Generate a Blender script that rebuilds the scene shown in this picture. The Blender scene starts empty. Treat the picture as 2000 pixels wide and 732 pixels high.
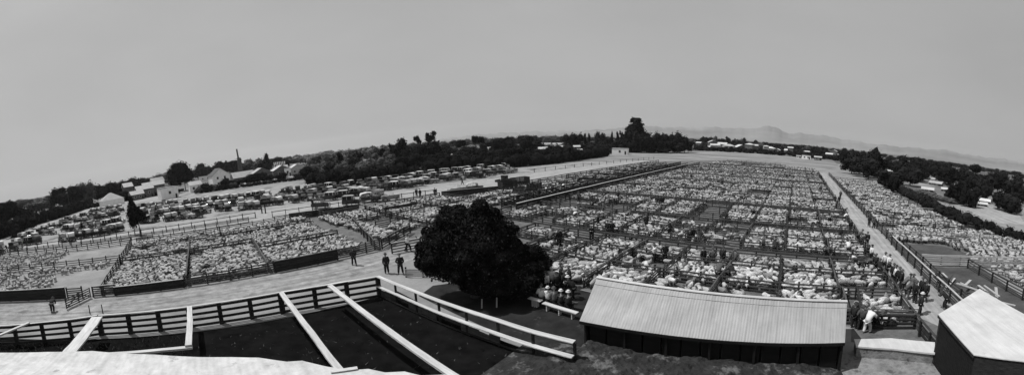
import bpy, math, random
import numpy as np
from mathutils import Vector, Matrix

# ------------------------------------------------------------------ camera, world, sun
random.seed(7)
rng = np.random.default_rng(7)
SC = bpy.context.scene
COL = SC.collection
F, XC, YC, CH = 740.0, 1180.0, 394.0, 11.5          # panorama: pixels per radian, centre, lens height in metres
TILT = math.atan(132 / 740.0)
cd = bpy.data.cameras.new("panorama_camera")
cam = bpy.data.objects.new("panorama_camera", cd)
COL.objects.link(cam)
SC.camera = cam
cd.type = 'PANO'
SC.render.engine = 'CYCLES'
cd.panorama_type = 'EQUIRECTANGULAR'
cd.longitude_min = -XC / F
cd.longitude_max = (2000 - XC) / F
cd.latitude_max = YC / F
cd.latitude_min = -(732 - YC) / F
cd.clip_start = 0.1
cd.clip_end = 30000
cam.location = (0, 0, CH)
cam.rotation_euler = (math.radians(90) - TILT, 0, 0)

SUN_EL = math.radians(60)
SUN_AZ = math.radians(-92)                            # compass bearing from +y towards +x: the sun stands at the left
w = bpy.data.worlds.new("World")
SC.world = w
w.use_nodes = True
nt = w.node_tree
nt.nodes.clear()
sky = nt.nodes.new('ShaderNodeTexSky')
sky.sky_type = 'NISHITA'
sky.sun_disc = False
sky.sun_elevation = SUN_EL
sky.sun_rotation = SUN_AZ
sky.air_density = 1.0
sky.dust_density = 3.0
bw = nt.nodes.new('ShaderNodeRGBToBW')
bg = nt.nodes.new('ShaderNodeBackground')
bg.inputs['Strength'].default_value = 0.06
ow = nt.nodes.new('ShaderNodeOutputWorld')
nt.links.new(sky.outputs[0], bw.inputs[0])
veil = nt.nodes.new('ShaderNodeMix')                  # thin high overcast evening out the clear sky
veil.data_type = 'RGBA'
veil.inputs[0].default_value = 0.72
veil.inputs[7].default_value = (8.3, 8.3, 8.3, 1)
nt.links.new(bw.outputs[0], veil.inputs[6])
tcw = nt.nodes.new('ShaderNodeTexCoord')              # faint unevenness of the overcast
mpw = nt.nodes.new('ShaderNodeMapping')
mpw.inputs['Scale'].default_value = (1, 1, 2.5)
nzw = nt.nodes.new('ShaderNodeTexNoise')
nzw.inputs['Scale'].default_value = 1.6
nzw.inputs['Detail'].default_value = 6
mrw = nt.nodes.new('ShaderNodeMapRange')
mrw.inputs['From Min'].default_value = .3
mrw.inputs['From Max'].default_value = .7
mrw.inputs['To Min'].default_value = .945
mrw.inputs['To Max'].default_value = 1.075
vmw = nt.nodes.new('ShaderNodeVectorMath')
vmw.operation = 'SCALE'
nt.links.new(tcw.outputs['Generated'], mpw.inputs[0])
nt.links.new(mpw.outputs[0], nzw.inputs['Vector'])
nt.links.new(nzw.outputs['Fac'], mrw.inputs['Value'])
nt.links.new(veil.outputs[2], vmw.inputs[0])
nt.links.new(mrw.outputs['Result'], vmw.inputs['Scale'])
nt.links.new(vmw.outputs[0], bg.inputs[0])
nt.links.new(bg.outputs[0], ow.inputs[0])
sl = bpy.data.lights.new("sun", 'SUN')
sl.energy = 4.3
sl.angle = math.radians(0.5)
so = bpy.data.objects.new("sun", sl)
COL.objects.link(so)
sd = Vector((math.sin(SUN_AZ) * math.cos(SUN_EL), math.cos(SUN_AZ) * math.cos(SUN_EL), math.sin(SUN_EL)))
so.rotation_euler = sd.to_track_quat('Z', 'Y').to_euler()
SC.view_settings.view_transform = 'Standard'
SC.view_settings.look = 'None'
SC.view_settings.exposure = 0.0
SC.view_settings.gamma = 1.0
SC.cycles.max_bounces = 6
SC.cycles.transparent_max_bounces = 4
SC.cycles.volume_bounces = 0

# ------------------------------------------------------------------ where things stand
_c, _s = math.cos(TILT), math.sin(TILT)
def ray(x, y):
    a, l = (x - XC) / F, (YC - y) / F
    v = (math.cos(l) * math.sin(a), math.cos(l) * math.cos(a), math.sin(l))
    return Vector((v[0], v[1] * _c + v[2] * _s, -v[1] * _s + v[2] * _c))
def W(x, y, z=0.0):                                  # point on the level z seen in that direction
    r = ray(x, y)
    t = (z - CH) / r.z
    return Vector((r.x * t, r.y * t, z))
def WD(x, D, z=0.0):                                 # point at ground distance D under the horizon at x
    a = (x - XC) / F
    y = YC - F * math.atan(math.tan(TILT) * math.cos(a))
    r = ray(x, y)
    n = math.hypot(r.x, r.y)
    return Vector((r.x / n * D, r.y / n * D, z))
def HZ(x): return YC - F * math.atan(math.tan(TILT) * math.cos((x - XC) / F))
def ZT(x, y, D): return CH + math.tan((HZ(x) - y) / F) * D      # height of what shows at y from distance D
YA = math.radians(29)
UA = Vector((math.sin(YA), math.cos(YA), 0))
RA = Vector((math.cos(YA), -math.sin(YA), 0))
def AB(a, b, z=0.0): return UA * a + RA * b + Vector((0, 0, z))  # the yards' own grid
ROTU = math.atan2(UA.y, UA.x)
ROTR = math.atan2(RA.y, RA.x)
def toab(p): return p.dot(UA), p.dot(RA)
def topx(p):
    wx, wy, wz = p[0], p[1], p[2] - CH
    v = Vector((wx, wy * _c - wz * _s, wy * _s + wz * _c)).normalized()
    return XC + F * math.atan2(v.x, v.y), YC - F * math.asin(v.z)

# ------------------------------------------------------------------ materials
M = {}
YR = math.radians(29)
def mat(name, base, var=0.3, scale=1.0, rough=0.9, bump=0.0, bscale=None, rnd=0.0, detail=4, coord='obj', stretch=None, spots=None, metal=0.0, streak=None):
    m = bpy.data.materials.new(name)
    m.use_nodes = True
    n = m.node_tree.nodes
    L = m.node_tree.links
    p = n['Principled BSDF']
    p.inputs['Roughness'].default_value = rough
    p.inputs['Metallic'].default_value = metal
    p.inputs['Specular IOR Level'].default_value = 0.0 if name in ('pit_shade', 'leaf_black', 'leaf_dark', 'dark_soil') else 0.2
    if coord == 'world':
        tc = n.new('ShaderNodeNewGeometry'); out = tc.outputs['Position']
    else:
        tc = n.new('ShaderNodeTexCoord'); out = tc.outputs['Object']
    if stretch:
        mp = n.new('ShaderNodeMapping'); mp.inputs['Scale'].default_value = stretch
        L.new(out, mp.inputs[0]); out = mp.outputs[0]
    nz = n.new('ShaderNodeTexNoise')
    nz.inputs['Scale'].default_value = scale
    nz.inputs['Detail'].default_value = detail
    nz.inputs['Roughness'].default_value = 0.65
    L.new(out, nz.inputs['Vector'])
    mr = n.new('ShaderNodeMapRange')
    mr.inputs['From Min'].default_value = 0.3
    mr.inputs['From Max'].default_value = 0.7
    mr.inputs['To Min'].default_value = base * (1 - var)
    mr.inputs['To Max'].default_value = base * (1 + var)
    L.new(nz.outputs['Fac'], mr.inputs['Value'])
    res = mr.outputs['Result']
    if rnd:
        oi = n.new('ShaderNodeObjectInfo')
        m2 = n.new('ShaderNodeMapRange')
        m2.inputs['To Min'].default_value = 1 - rnd
        m2.inputs['To Max'].default_value = 1 + rnd
        L.new(oi.outputs['Random'], m2.inputs['Value'])
        mu = n.new('ShaderNodeMath'); mu.operation = 'MULTIPLY'
        L.new(res, mu.inputs[0]); L.new(m2.outputs['Result'], mu.inputs[1])
        res = mu.outputs[0]
    if spots:                                        # (scale, threshold, grey): patches of another ground
        nz2 = n.new('ShaderNodeTexNoise'); nz2.inputs['Scale'].default_value = spots[0]; nz2.inputs['Detail'].default_value = 6
        nz2.inputs['Roughness'].default_value = 0.7
        L.new(out, nz2.inputs['Vector'])
        r2 = n.new('ShaderNodeMapRange'); r2.inputs['From Min'].default_value = spots[1]; r2.inputs['From Max'].default_value = spots[1] + 0.08
        L.new(nz2.outputs['Fac'], r2.inputs['Value'])
        mx = n.new('ShaderNodeMix'); mx.data_type = 'FLOAT'
        L.new(r2.outputs['Result'], mx.inputs[0]); L.new(res, mx.inputs[2]); mx.inputs[3].default_value = spots[2]
        res = mx.outputs[0]
    if streak:                                       # (turn, across, along, amount): wear running one way
        rm = n.new('ShaderNodeMapping'); rm.vector_type = 'POINT'; rm.inputs['Rotation'].default_value = (0, 0, streak[0])
        L.new(out, rm.inputs[0])
        r4 = n.new('ShaderNodeMapping'); r4.inputs['Scale'].default_value = (streak[1], streak[2], 1)
        L.new(rm.outputs[0], r4.inputs[0])
        n4 = n.new('ShaderNodeTexNoise'); n4.inputs['Scale'].default_value = 1.0; n4.inputs['Detail'].default_value = 5
        L.new(r4.outputs[0], n4.inputs['Vector'])
        m4 = n.new('ShaderNodeMapRange'); m4.inputs['From Min'].default_value = .35; m4.inputs['From Max'].default_value = .65
        m4.inputs['To Min'].default_value = 1 - streak[3]; m4.inputs['To Max'].default_value = 1 + streak[3]
        L.new(n4.outputs['Fac'], m4.inputs['Value'])
        x4 = n.new('ShaderNodeMath'); x4.operation = 'MULTIPLY'
        L.new(res, x4.inputs[0]); L.new(m4.outputs['Result'], x4.inputs[1]); res = x4.outputs[0]
    L.new(res, p.inputs['Base Color'])
    if bump:
        nb = n.new('ShaderNodeTexNoise'); nb.inputs['Scale'].default_value = bscale or scale * 4
        nb.inputs['Detail'].default_value = 5
        L.new(out, nb.inputs['Vector'])
        bp = n.new('ShaderNodeBump'); bp.inputs['Strength'].default_value = bump
        bp.inputs['Distance'].default_value = 0.1
        L.new(nb.outputs['Fac'], bp.inputs['Height'])
        L.new(bp.outputs['Normal'], p.inputs['Normal'])
    M[name] = m
    return m
mat('dirt', 0.21, 0.28, 0.25, bump=0.6, bscale=3, coord='world', detail=8, spots=(0.06, 0.56, 0.13))
mat('track', 0.27, 0.2, 0.5, bump=0.4, bscale=3, coord='world', detail=8, spots=(0.35, 0.6, 0.17), streak=(YR, 2.2, .09, .22))
mat('car_ground', 0.25, 0.3, 0.3, bump=0.3, bscale=3, coord='world', detail=8, spots=(0.15, 0.52, 0.1))
mat('verge', 0.22, 0.35, 1.1, bump=0.6, bscale=7, coord='world', detail=9, spots=(0.25, 0.57, 0.13), streak=(YR, 1.8, .12, .25))
mat('pen_floor', 0.11, 0.45, 0.8, bump=0.5, bscale=4, coord='world', detail=7)
mat('dark_soil', 0.07, 0.35, 0.4, bump=0.4, bscale=4, coord='world', detail=7)
mat('dark_grass', 0.12, 0.6, 0.05, coord='world', detail=9, stretch=(1, 1, 1), spots=(0.06, 0.55, 0.28))
mat('pit_shade', 0.007, 0.5, 0.9, rough=1.0, coord='world', detail=7, spots=(2.6, 0.73, 0.05))  # pit floor with its shade painted into the near-black colour
mat('soil_shade', 0.016, 0.6, 0.8, rough=1.0, coord='world', detail=8, spots=(0.9, 0.62, 0.06))  # shade between the big tree and the long shed, painted into the soil
mat('rubble_earth', 0.022, 0.6, 1.6, bump=1.0, bscale=6, coord='world', detail=10, spots=(0.75, 0.55, 0.11))
mat('paddock', 0.19, 0.3, 0.05, coord='world', detail=8, spots=(0.02, 0.56, 0.12), streak=(YR - 1.57, .12, .012, .35))
mat('far_land', 0.10, 0.5, 0.006, coord='world', detail=6)
mat('wool', 0.50, 0.4, 2.6, bump=1.0, bscale=14, coord='world', rnd=0.22, detail=5)
mat('wool_grey', 0.36, 0.4, 2.6, bump=1.0, bscale=14, coord='world', rnd=0.22, detail=5)
mat('wool_dirty', 0.21, 0.45, 2.6, bump=1.0, bscale=14, coord='world', rnd=0.22, detail=5)
mat('sheep_face', 0.12, 0.4, 6, rnd=0.5)
mat('timber', 0.06, 0.45, 3, bump=0.3, bscale=12, rnd=0.25, stretch=(0.25, 1, 2))
mat('black_boards', 0.008, 0.5, 3, stretch=(0.25, 1, 3))  # near-black boards, the long shed's eave shade put into their colour
mat('ledge_roof', 0.46, 0.2, 1.6, rough=0.8, detail=10, bump=.5, bscale=5, spots=(1.3, 0.6, 0.28), streak=(YR, .5, 4.0, .1))
mat('timber_dark', 0.022, 0.5, 3, bump=0.3, bscale=12, rnd=0.2, stretch=(0.25, 1, 3))
mat('timber_pale', 0.36, 0.2, 2.5, bump=0.3, bscale=12, rnd=0.15, stretch=(0.25, 1, 1))
mat('beam_pale', 0.46, 0.25, 5.0, bump=0.5, bscale=20, rnd=0.06, stretch=(0.12, 1, 1), detail=8, spots=(2.0, 0.66, 0.22))
mat('wall_white', 0.75, 0.12, 0.8, bump=0.1)
mat('wall_grey', 0.34, 0.2, 0.8, rnd=0.2)
mat('wall_dark', 0.10, 0.4, 0.8)
mat('iron_pale', 0.30, 0.18, 0.5, rough=0.65, detail=7, stretch=(1, 1, 1), spots=(1.4, 0.66, 0.22), streak=(YR, 9.0, .3, .09))
mat('iron_white', 0.48, 0.14, 0.6, rough=0.7, detail=9, bump=.15, bscale=3, spots=(0.9, 0.64, 0.33), streak=(0.5, 4.0, .4, .06))
mat('iron_mid', 0.40, 0.25, 0.4, rough=0.6, rnd=0.3, detail=6)
mat('iron_dark', 0.06, 0.3, 0.4, rough=0.7, rnd=0.3)
mat('brick', 0.07, 0.4, 1.5)
mat('window_dark', 0.02, 0.2, 1.0, rough=0.25)
mat('bark', 0.06, 0.4, 3)
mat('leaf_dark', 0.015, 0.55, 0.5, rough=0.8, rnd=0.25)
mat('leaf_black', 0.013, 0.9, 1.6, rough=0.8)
mat('leaf_paler', 0.045, 0.8, 1.5, rough=0.8)  # paler leaves scattered at random through the big tree
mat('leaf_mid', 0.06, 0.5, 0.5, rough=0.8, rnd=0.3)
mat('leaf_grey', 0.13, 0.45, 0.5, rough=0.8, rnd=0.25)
mat('cloth_black', 0.022, 0.3, 6, rnd=0.4)
mat('cloth_grey', 0.09, 0.3, 6, rnd=0.4)
mat('cloth_white', 0.62, 0.1, 6, rnd=0.1)
mat('hat_felt', 0.05, 0.2, 6, rnd=0.5)
mat('hat_straw', 0.5, 0.1, 6)
mat('skin', 0.3, 0.1, 6)
mat('car_paint', 0.025, 0.2, 2, rough=0.35, rnd=0.6)
mat('car_paint_pale', 0.28, 0.2, 2, rough=0.4, rnd=0.4)
mat('hood_canvas', 0.42, 0.2, 2, rnd=0.4)
mat('hood_black', 0.05, 0.2, 2, rnd=0.5)
mat('rubber', 0.03, 0.3, 3)
mat('glass_pale', 0.45, 0.1, 2, rough=0.15)
mat('chrome', 0.6, 0.1, 2, rough=0.2, metal=1.0)
mat('concrete', 0.19, 0.45, 2.2, bump=0.5, bscale=7, coord='world', detail=9, spots=(1.1, 0.54, 0.08))
mat('hill_land', 0.17, 0.35, 0.0015, coord='world', detail=8, stretch=(1, 1, 4))

# ------------------------------------------------------------------ mesh building
class MB:
    def __init__(s): s.v = []; s.f = []; s.mi = []; s.cur = 0
    def add(s, vs, fs, mi=None):
        o = len(s.v); s.v += [tuple(p) for p in vs]
        for f in fs: s.f.append(tuple(i + o for i in f)); s.mi.append(s.cur if mi is None else mi)
    def box(s, c, d, rz=0.0, mi=None, rx=0.0, ry=0.0):
        x, y, z = d[0] / 2, d[1] / 2, d[2] / 2
        R = Matrix.Rotation(rz, 3, 'Z') @ Matrix.Rotation(ry, 3, 'Y') @ Matrix.Rotation(rx, 3, 'X')
        P = [Vector(c) + R @ Vector((i * x, j * y, k * z)) for i in (-1, 1) for j in (-1, 1) for k in (-1, 1)]
        s.add(P, [(0, 1, 3, 2), (4, 6, 7, 5), (0, 4, 5, 1), (2, 3, 7, 6), (0, 2, 6, 4), (1, 5, 7, 3)], mi)
    def bar(s, p, q, wd, ht, mi=None):               # plank from p to q, ht across its own up, wd sideways
        p, q = Vector(p), Vector(q)
        d = (q - p).normalized()
        side = d.cross(Vector((0, 0, 1)))
        side = side.normalized() if side.length > 1e-3 else Vector((1, 0, 0))
        up = side.cross(d)
        P = []
        for e in (p, q):
            for i, j in ((-1, -1), (1, -1), (1, 1), (-1, 1)): P.append(e + side * (i * wd / 2) + up * (j * ht / 2))
        s.add(P, [(3, 2, 1, 0), (4, 5, 6, 7), (0, 1, 5, 4), (1, 2, 6, 5), (2, 3, 7, 6), (3, 0, 4, 7)], mi)
    def loft(s, rings, cap=True, mi=None):
        n = len(rings[0]); vs = [p for r in rings for p in r]; fs = []
        for i in range(len(rings) - 1):
            for j in range(n):
                k = (j + 1) % n
                fs.append((i * n + j, i * n + k, (i + 1) * n + k, (i + 1) * n + j))
        if cap:
            fs.append(tuple(reversed(range(n)))); fs.append(tuple((len(rings) - 1) * n + j for j in range(n)))
        s.add(vs, fs, mi)
    def tube(s, pts, rad, n=8, mi=None, sy=1.0):
        rings = []
        pts = [Vector(p) for p in pts]
        for i, p in enumerate(pts):
            d = (pts[min(i + 1, len(pts) - 1)] - pts[max(i - 1, 0)]).normalized()
            a = d.cross(Vector((0, 0, 1)))
            a = a.normalized() if a.length > 0.02 else Vector((1, 0, 0))
            b = a.cross(d)
            r = rad[i] if isinstance(rad, (list, tuple)) else rad
            rings.append([p + a * (math.cos(t) * r) + b * (math.sin(t) * r * sy) for t in [2 * math.pi * k / n for k in range(n)]])
        s.loft(rings, True, mi)
    def poly(s, pts, mi=None):
        s.add(pts, [tuple(range(len(pts)))], mi)
    def slab(s, pts, th, mi=None):                   # a polygon given thickness th downwards
        n = len(pts); P = [Vector(p) for p in pts]; Q = [p - Vector((0, 0, th)) for p in P]
        fs = [tuple(range(n)), tuple(reversed(range(n, 2 * n)))]
        fs += [(i, n + i, n + (i + 1) % n, (i + 1) % n) for i in range(n)]
        s.add(P + Q, fs, mi)
    def mesh(s, name, mats, smooth=False):
        me = bpy.data.meshes.new(name)
        me.from_pydata(s.v, [], s.f)
        for m in (mats if isinstance(mats, (list, tuple)) else [mats]): me.materials.append(M[m])
        if any(s.mi): me.polygons.foreach_set('material_index', s.mi)
        if smooth: me.polygons.foreach_set('use_smooth', [True] * len(me.polygons))
        me.update()
        return me
    def build(s, name, mats, parent=None, smooth=False):
        return link(name, s.mesh(name, mats, smooth), parent)
def link(name, me, parent=None, loc=None, rz=None, scale=None):
    o = bpy.data.objects.new(name, me)
    COL.objects.link(o)
    if parent is not None: o.parent = parent
    if loc is not None: o.location = loc
    if rz is not None: o.rotation_euler = (0, 0, rz)
    if scale is not None: o.scale = scale
    return o
def tag(o, label, cat, group=None, kind=None):
    if label: o['label'] = label
    if cat: o['category'] = cat
    if group: o['group'] = group
    if kind: o['kind'] = kind
    return o
def thing(name, label, cat, loc=(0, 0, 0), rz=0.0, group=None):
    o = bpy.data.objects.new(name, None)
    o.empty_display_size = 0.2
    COL.objects.link(o)
    o.location = loc
    o.rotation_euler = (0, 0, rz)
    return tag(o, label, cat, group)
def structure(name, mb, mats):
    o = mb.build(name, mats); o['kind'] = 'structure'; return o
KIDS = {}
def dup(root, loc, rz=0.0, scale=None, label=None, group=None, swap=None):
    r = root.copy(); COL.objects.link(r)
    r.location = loc; r.rotation_euler = (0, 0, rz)
    if scale is not None: r.scale = scale
    if label: r['label'] = label
    if group: r['group'] = group
    for ch in list(root.children):
        c = ch.copy(); COL.objects.link(c); c.parent = r
        for g in list(ch.children):
            d = g.copy(); COL.objects.link(d); d.parent = c
    return r
ORD = ['first', 'second', 'third', 'fourth', 'fifth', 'sixth', 'seventh', 'eighth', 'ninth', 'tenth', 'eleventh', 'twelfth', 'thirteenth', 'fourteenth', 'fifteenth', 'sixteenth', 'seventeenth', 'eighteenth', 'nineteenth', 'twentieth']
def ordn(i): return ORD[i] if i < 20 else '%d%s' % (i + 1, 'th' if (i + 1) % 10 not in (1, 2, 3) else {1: 'st', 2: 'nd', 3: 'rd'}[(i + 1) % 10])

# ------------------------------------------------------------------ ground and hills
g = MB()
rs = [0, 30, 60, 100, 160, 260, 420, 700, 1200, 2200, 4200, 7000]
NS = 72
g.v.append((0, 0, 0))
for r in rs[1:]:
    for k in range(NS): g.v.append((r * math.cos(2 * math.pi * k / NS), r * math.sin(2 * math.pi * k / NS), 0.0))
for k in range(NS): g.f.append((0, 1 + k, 1 + (k + 1) % NS)); g.mi.append(0)
for i in range(len(rs) - 2):
    for k in range(NS):
        a0 = 1 + i * NS; b0 = a0 + NS
        g.f.append((a0 + k, b0 + k, b0 + (k + 1) % NS, a0 + (k + 1) % NS)); g.mi.append(0 if rs[i + 1] < 260 else 1)
structure('ground', g, ['dirt', 'far_land'])
def patch(name, pts, m, z=0.004, kind='structure'):
    mb = MB(); mb.poly([Vector((p[0], p[1], z)) for p in pts]); o = mb.build(name, m); o['kind'] = kind; return o
def abp(l): return [AB(a, b) for a, b in l]
patch('pens_ground', abp([(22.4, -38), (22.4, 8.6), (152, 8.6), (190, 0), (190, -40), (152, -62), (42, -62), (42, -38)]), 'pen_floor', 0.004)
patch('sheep_yard_ground', abp([(-13, -37), (42, -37), (42, -66), (-13, -66)]), 'pen_floor', 0.005)
patch('gravel_lane', abp([(18, 8.7), (160, 8.7), (160, 12.6), (18, 12.6)]), 'track', 0.008)
patch('dirt_road', abp([(-70, -67.3), (10, -67), (48, -63.5), (170, -62), (195, -72), (60, -76), (30, -85), (-70, -84)]), 'track', 0.012)
patch('car_park_ground', abp([(-75, -84), (30, -85), (60, -76), (150, -74), (150, -100), (20, -160), (-75, -260)]), 'car_ground', 0.016)
patch('far_paddock', [W(1090, 318), W(1235, 297), W(1440, 295), W(1620, 305), W(1640, 326), W(1600, 332), W(1400, 312)], 'paddock', 0.02)
patch('dark_grass_ground', abp([(38, 13.2), (46, 13.2), (46, 20), (41, 23), (38, 23)]), 'dark_soil', 0.012)
patch('rail_yard_ground', abp([(22.5, 14.2), (36.3, 14.2), (36.3, 21), (24, 20.2)]), 'dark_soil', .014)
patch('right_yard_ground', abp([(36, 12.9), (110, 12.9), (110, 30), (36, 46)]), 'pen_floor', 0.006)
patch('verge_ground', abp([(-30, -36.6), (18, -36.6), (20, -31), (-30, -29)]), 'verge', 0.010)
patch('left_road', [W(-20, 480), W(0, 470), W(60, 447), W(120, 424), W(180, 404), W(300, 378), W(330, 384), W(200, 409), W(112, 432), (W(60, 463)), W(0, 488), W(-20, 500)], 'track', .022)
patch('slope_ground', [W(1655, 322), W(1800, 322), W(2010, 360), W(2010, 402), W(1985, 408), W(1900, 392), W(1860, 400), W(1810, 398), W(1730, 362)], 'dark_grass', .018)
patch('pale_field', [W(1866, 403), W(1900, 396), W(1985, 412), W(2005, 440), W(1950, 436), W(1900, 418)], 'track', 0.02)
patch('pale_yard', [W(1895, 470), W(1900, 455), W(1960, 462), (W(2010, 470)), W(2010, 500), W(1950, 495)], 'track', 0.014)
patch('pit_floor', abp([(-20, -26.2), (13.3, -25), (13.6, -8), (11, -4), (-20, -8)]), 'pit_shade', 0.012)
patch('soil_shade_patch', abp([(14.0, -23.0), (16, -24.0), (22.3, -21), (22.3, -9.8), (14.0, -8)]), 'soil_shade', .012)

# rough bank of earth heaped against the near side of the long shed
mb = MB(); nx, ny = 90, 44
wa, wb = AB(15.3, -9.4), AB(16.95, 2.85)
wn = (wb - wa).normalized(); wf = Vector((wn.y, -wn.x, 0))
if wf.dot(wa) > 0: wf = -wf
wl = (wb - wa).length
for j in range(ny + 1):
    for i in range(nx + 1):
        s_ = -3.4 + (wl + 3.6) * i / nx; d_ = 6.5 * (j / ny) ** 1.3
        back = -.0 if s_ < -.3 else 0
        p = wa + wn * s_ + wf * (d_ + .05)
        e = min(1, 6.0 * min(i / nx + .01, 1.03 - i / nx)) * (1 if s_ > -.2 else min(1, .25 + d_ * .6))
        z = .02 + e * (.62 + .07 * math.sin(s_ * 1.1 + 1) + .04 * math.sin(s_ * 3.7 + d_ * 2) + .03 * math.sin(s_ * 9 + d_ * 5) + random.uniform(-.05, .05))
        mb.v.append((p.x, p.y, z))
for j in range(ny):
    for i in range(nx):
        k = j * (nx + 1) + i; mb.f.append((k, k + nx + 1, k + nx + 2, k + 1)); mb.mi.append(0)
structure('earth_bank', mb, 'rubble_earth')

# far hills
def hprof(x):
    pts = [(-600, -8), (300, -6), (840, 1), (900, 6), (950, 8), (1000, 8), (1040, 9), (1090, 8), (1140, 8), (1180, 11), (1215, 13), (1260, 18), (1290, 17), (1330, 17), (1370, 18), (1400, 21), (1440, 20), (1465, 22), (1500, 29), (1520, 26), (1540, 17), (1560, 20), (1600, 20), (1650, 16), (1700, 13), (1750, 14), (1800, 16), (1850, 20), (1900, 16), (1950, 18), (2000, 18), (2100, 16), (2700, 6)]
    for (x0, h0), (x1, h1) in zip(pts, pts[1:]):
        if x0 <= x <= x1:
            return h0 + (h1 - h0) * (x - x0) / (x1 - x0)
    return 4
mb = MB()
xs = list(range(-600, 2700, 4)); prof = [(3600, 0.0), (4000, .35), (4400, .62), (4800, .86), (5200, 1.0), (5700, .8), (6500, 0.0)]
ph = [random.uniform(0, 6) for _ in range(8)]
for (D, k) in prof:
    for x in xs:
        hgt = CH + (hprof(x) + .9 * math.sin(x * .11) + .7 * math.sin(x * .27 + 1) + .5 * math.sin(x * .6)) / F * 5200
        wob = 1 + (0.16 * math.sin(x * .021 + ph[0] + D * .002) + 0.10 * math.sin(x * .063 + ph[1] + D * .004) + .05 * math.sin(x * .17 + D * .01)) * (1 - k) * 2
        p = WD(x, D, hgt * k * (wob if 0 < k < 1 else 1) - (5 if k == 0 else 0))
        mb.v.append(tuple(p))
n = len(xs)
for i in range(len(prof) - 1):
    for j in range(n - 1):
        mb.f.append((i * n + j, i * n + j + 1, (i + 1) * n + j + 1, (i + 1) * n + j)); mb.mi.append(0)
o = structure('hills', mb, 'hill_land')
o.data.polygons.foreach_set('use_smooth', [True] * len(o.data.polygons))

# ------------------------------------------------------------------ foreground: iron roof, pit, beams
def planks_quad(p0, p1, p2, p3, n, amp, th):
    """corrugated sheet p0-p1 along the ridge, p3-p2 along the eave"""
    mb = MB(); p0, p1, p2, p3 = map(Vector, (p0, p1, p2, p3))
    nrm = (p1 - p0).cross(p3 - p0).normalized()
    if nrm.z < 0: nrm = -nrm
    for i in range(n + 1):
        t = i / n; h = amp * (1 if i % 2 else -1) * (.25 + .75 * math.sin(math.pi * t)) * (.8 + .3 * math.sin(i * 1.9)) + .004 * math.sin((i // 12) * 2.3)
        a = p0.lerp(p1, t) + nrm * h; b = p3.lerp(p2, t) + nrm * h
        m1 = a.lerp(b, .5) - nrm * 0.01 * math.sin(t * 40)
        for q in (a, m1, b): mb.v.append(tuple(q))
        for q in (a, m1, b): mb.v.append(tuple(q - nrm * th))
    for i in range(n):
        k = i * 6; m = k + 6
        for j in (0, 1): mb.add([], []); mb.f.append((k + j, m + j, m + j + 1, k + j + 1)); mb.mi.append(0)
        for j in (3, 4): mb.f.append((k + j, k + j + 1, m + j + 1, m + j)); mb.mi.append(0)
        mb.f.append((k + 2, m + 2, m + 5, k + 5)); mb.mi.append(0)
        mb.f.append((k, k + 3, m + 3, m)); mb.mi.append(0)
    for k in (0, n * 6):
        mb.f.append((k, k + 1, k + 4, k + 3)); mb.mi.append(0); mb.f.append((k + 1, k + 2, k + 5, k + 4)); mb.mi.append(0)
    return mb

t = thing('corrugated_shed', 'long low shed with pale corrugated iron roof and dark open side, behind the rough bank', 'shed', AB(16.5, -3.4))
inv = Matrix.Translation(-t.location)
def L(p): return Vector(p) - t.location
R0, R1 = AB(17.9, -10.4, 3.3), AB(18.9, 3.3, 3.3)
E1, E0 = AB(16.75, 3.06, 1.95), AB(15.0, -9.75, 1.95)
planks_quad(L(R0), L(R1), L(E1), L(E0), 180, 0.009, 0.02).build('roof', 'iron_pale', t)
planks_quad(L(R0 - Vector((0, 0, .01))), L(R1 - Vector((0, 0, .01))), L(AB(21.4, 3.4, 2.2)), L(AB(20.5, -10.6, 2.2)), 60, 0.022, 0.02).build('rear_roof', 'iron_mid', t)
for f0 in (.16,):
    mb = MB(); mb.bar(L(R0.lerp(E0, f0) + Vector((0, 0, .024))), L(R1.lerp(E1, f0) + Vector((0, 0, .012))), .04, .006); mb.build('sheet_lap', 'iron_mid', t)
mb = MB(); mb.tube([L(R0 + Vector((0, 0, .05))), L(R0.lerp(R1, .5) + Vector((0, 0, .04))), L(R1 + Vector((0, 0, .05)))], 0.11, 8, sy=.5); mb.build('ridge_cap', 'iron_mid', t)
mb = MB()
def wallq(mb, a, b, z0a, z0b, z1a, z1b, th=.1):
    a, b = Vector(a), Vector(b); d = (b - a).normalized(); nn = d.cross(Vector((0, 0, 1))) * th / 2
    P = []
    for q, z0, z1 in ((a, z0a, z1a), (b, z0b, z1b)):
        for s_ in (-1, 1):
            for z in (z0, z1): P.append(Vector((q.x, q.y, z)) + nn * s_)
    mb.add(P, [(0, 1, 5, 4), (2, 6, 7, 3), (1, 3, 7, 5), (0, 4, 6, 2), (0, 2, 3, 1), (4, 5, 7, 6)])
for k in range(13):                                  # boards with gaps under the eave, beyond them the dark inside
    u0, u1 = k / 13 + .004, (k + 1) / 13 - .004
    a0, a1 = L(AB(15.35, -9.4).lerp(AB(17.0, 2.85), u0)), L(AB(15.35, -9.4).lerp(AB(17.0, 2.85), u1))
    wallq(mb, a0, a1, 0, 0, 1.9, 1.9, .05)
mb.build('board_wall', 'black_boards', t)
mb = MB(); wallq(mb, L(AB(20.3, -10.3)), L(AB(21.2, 3.1)), 0, 0, 2.15, 2.15); mb.build('rear_wall', 'black_boards', t)
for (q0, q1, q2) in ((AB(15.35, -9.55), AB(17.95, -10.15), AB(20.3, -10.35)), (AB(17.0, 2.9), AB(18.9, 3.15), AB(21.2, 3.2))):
    mb = MB(); wallq(mb, L(q0), L(q1), 0, 0, 2.0, 3.15); wallq(mb, L(q1), L(q2), 0, 0, 3.15, 2.2); mb.build('end_wall', 'black_boards', t)
for k in range(7):
    mb = MB(); q = L(AB(15.2, -9.5).lerp(AB(16.85, 2.95), k / 6)); mb.box((q.x, q.y, .97), (.12, .12, 1.9), ROTR); mb.build('post', 'black_boards', t)
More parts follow.
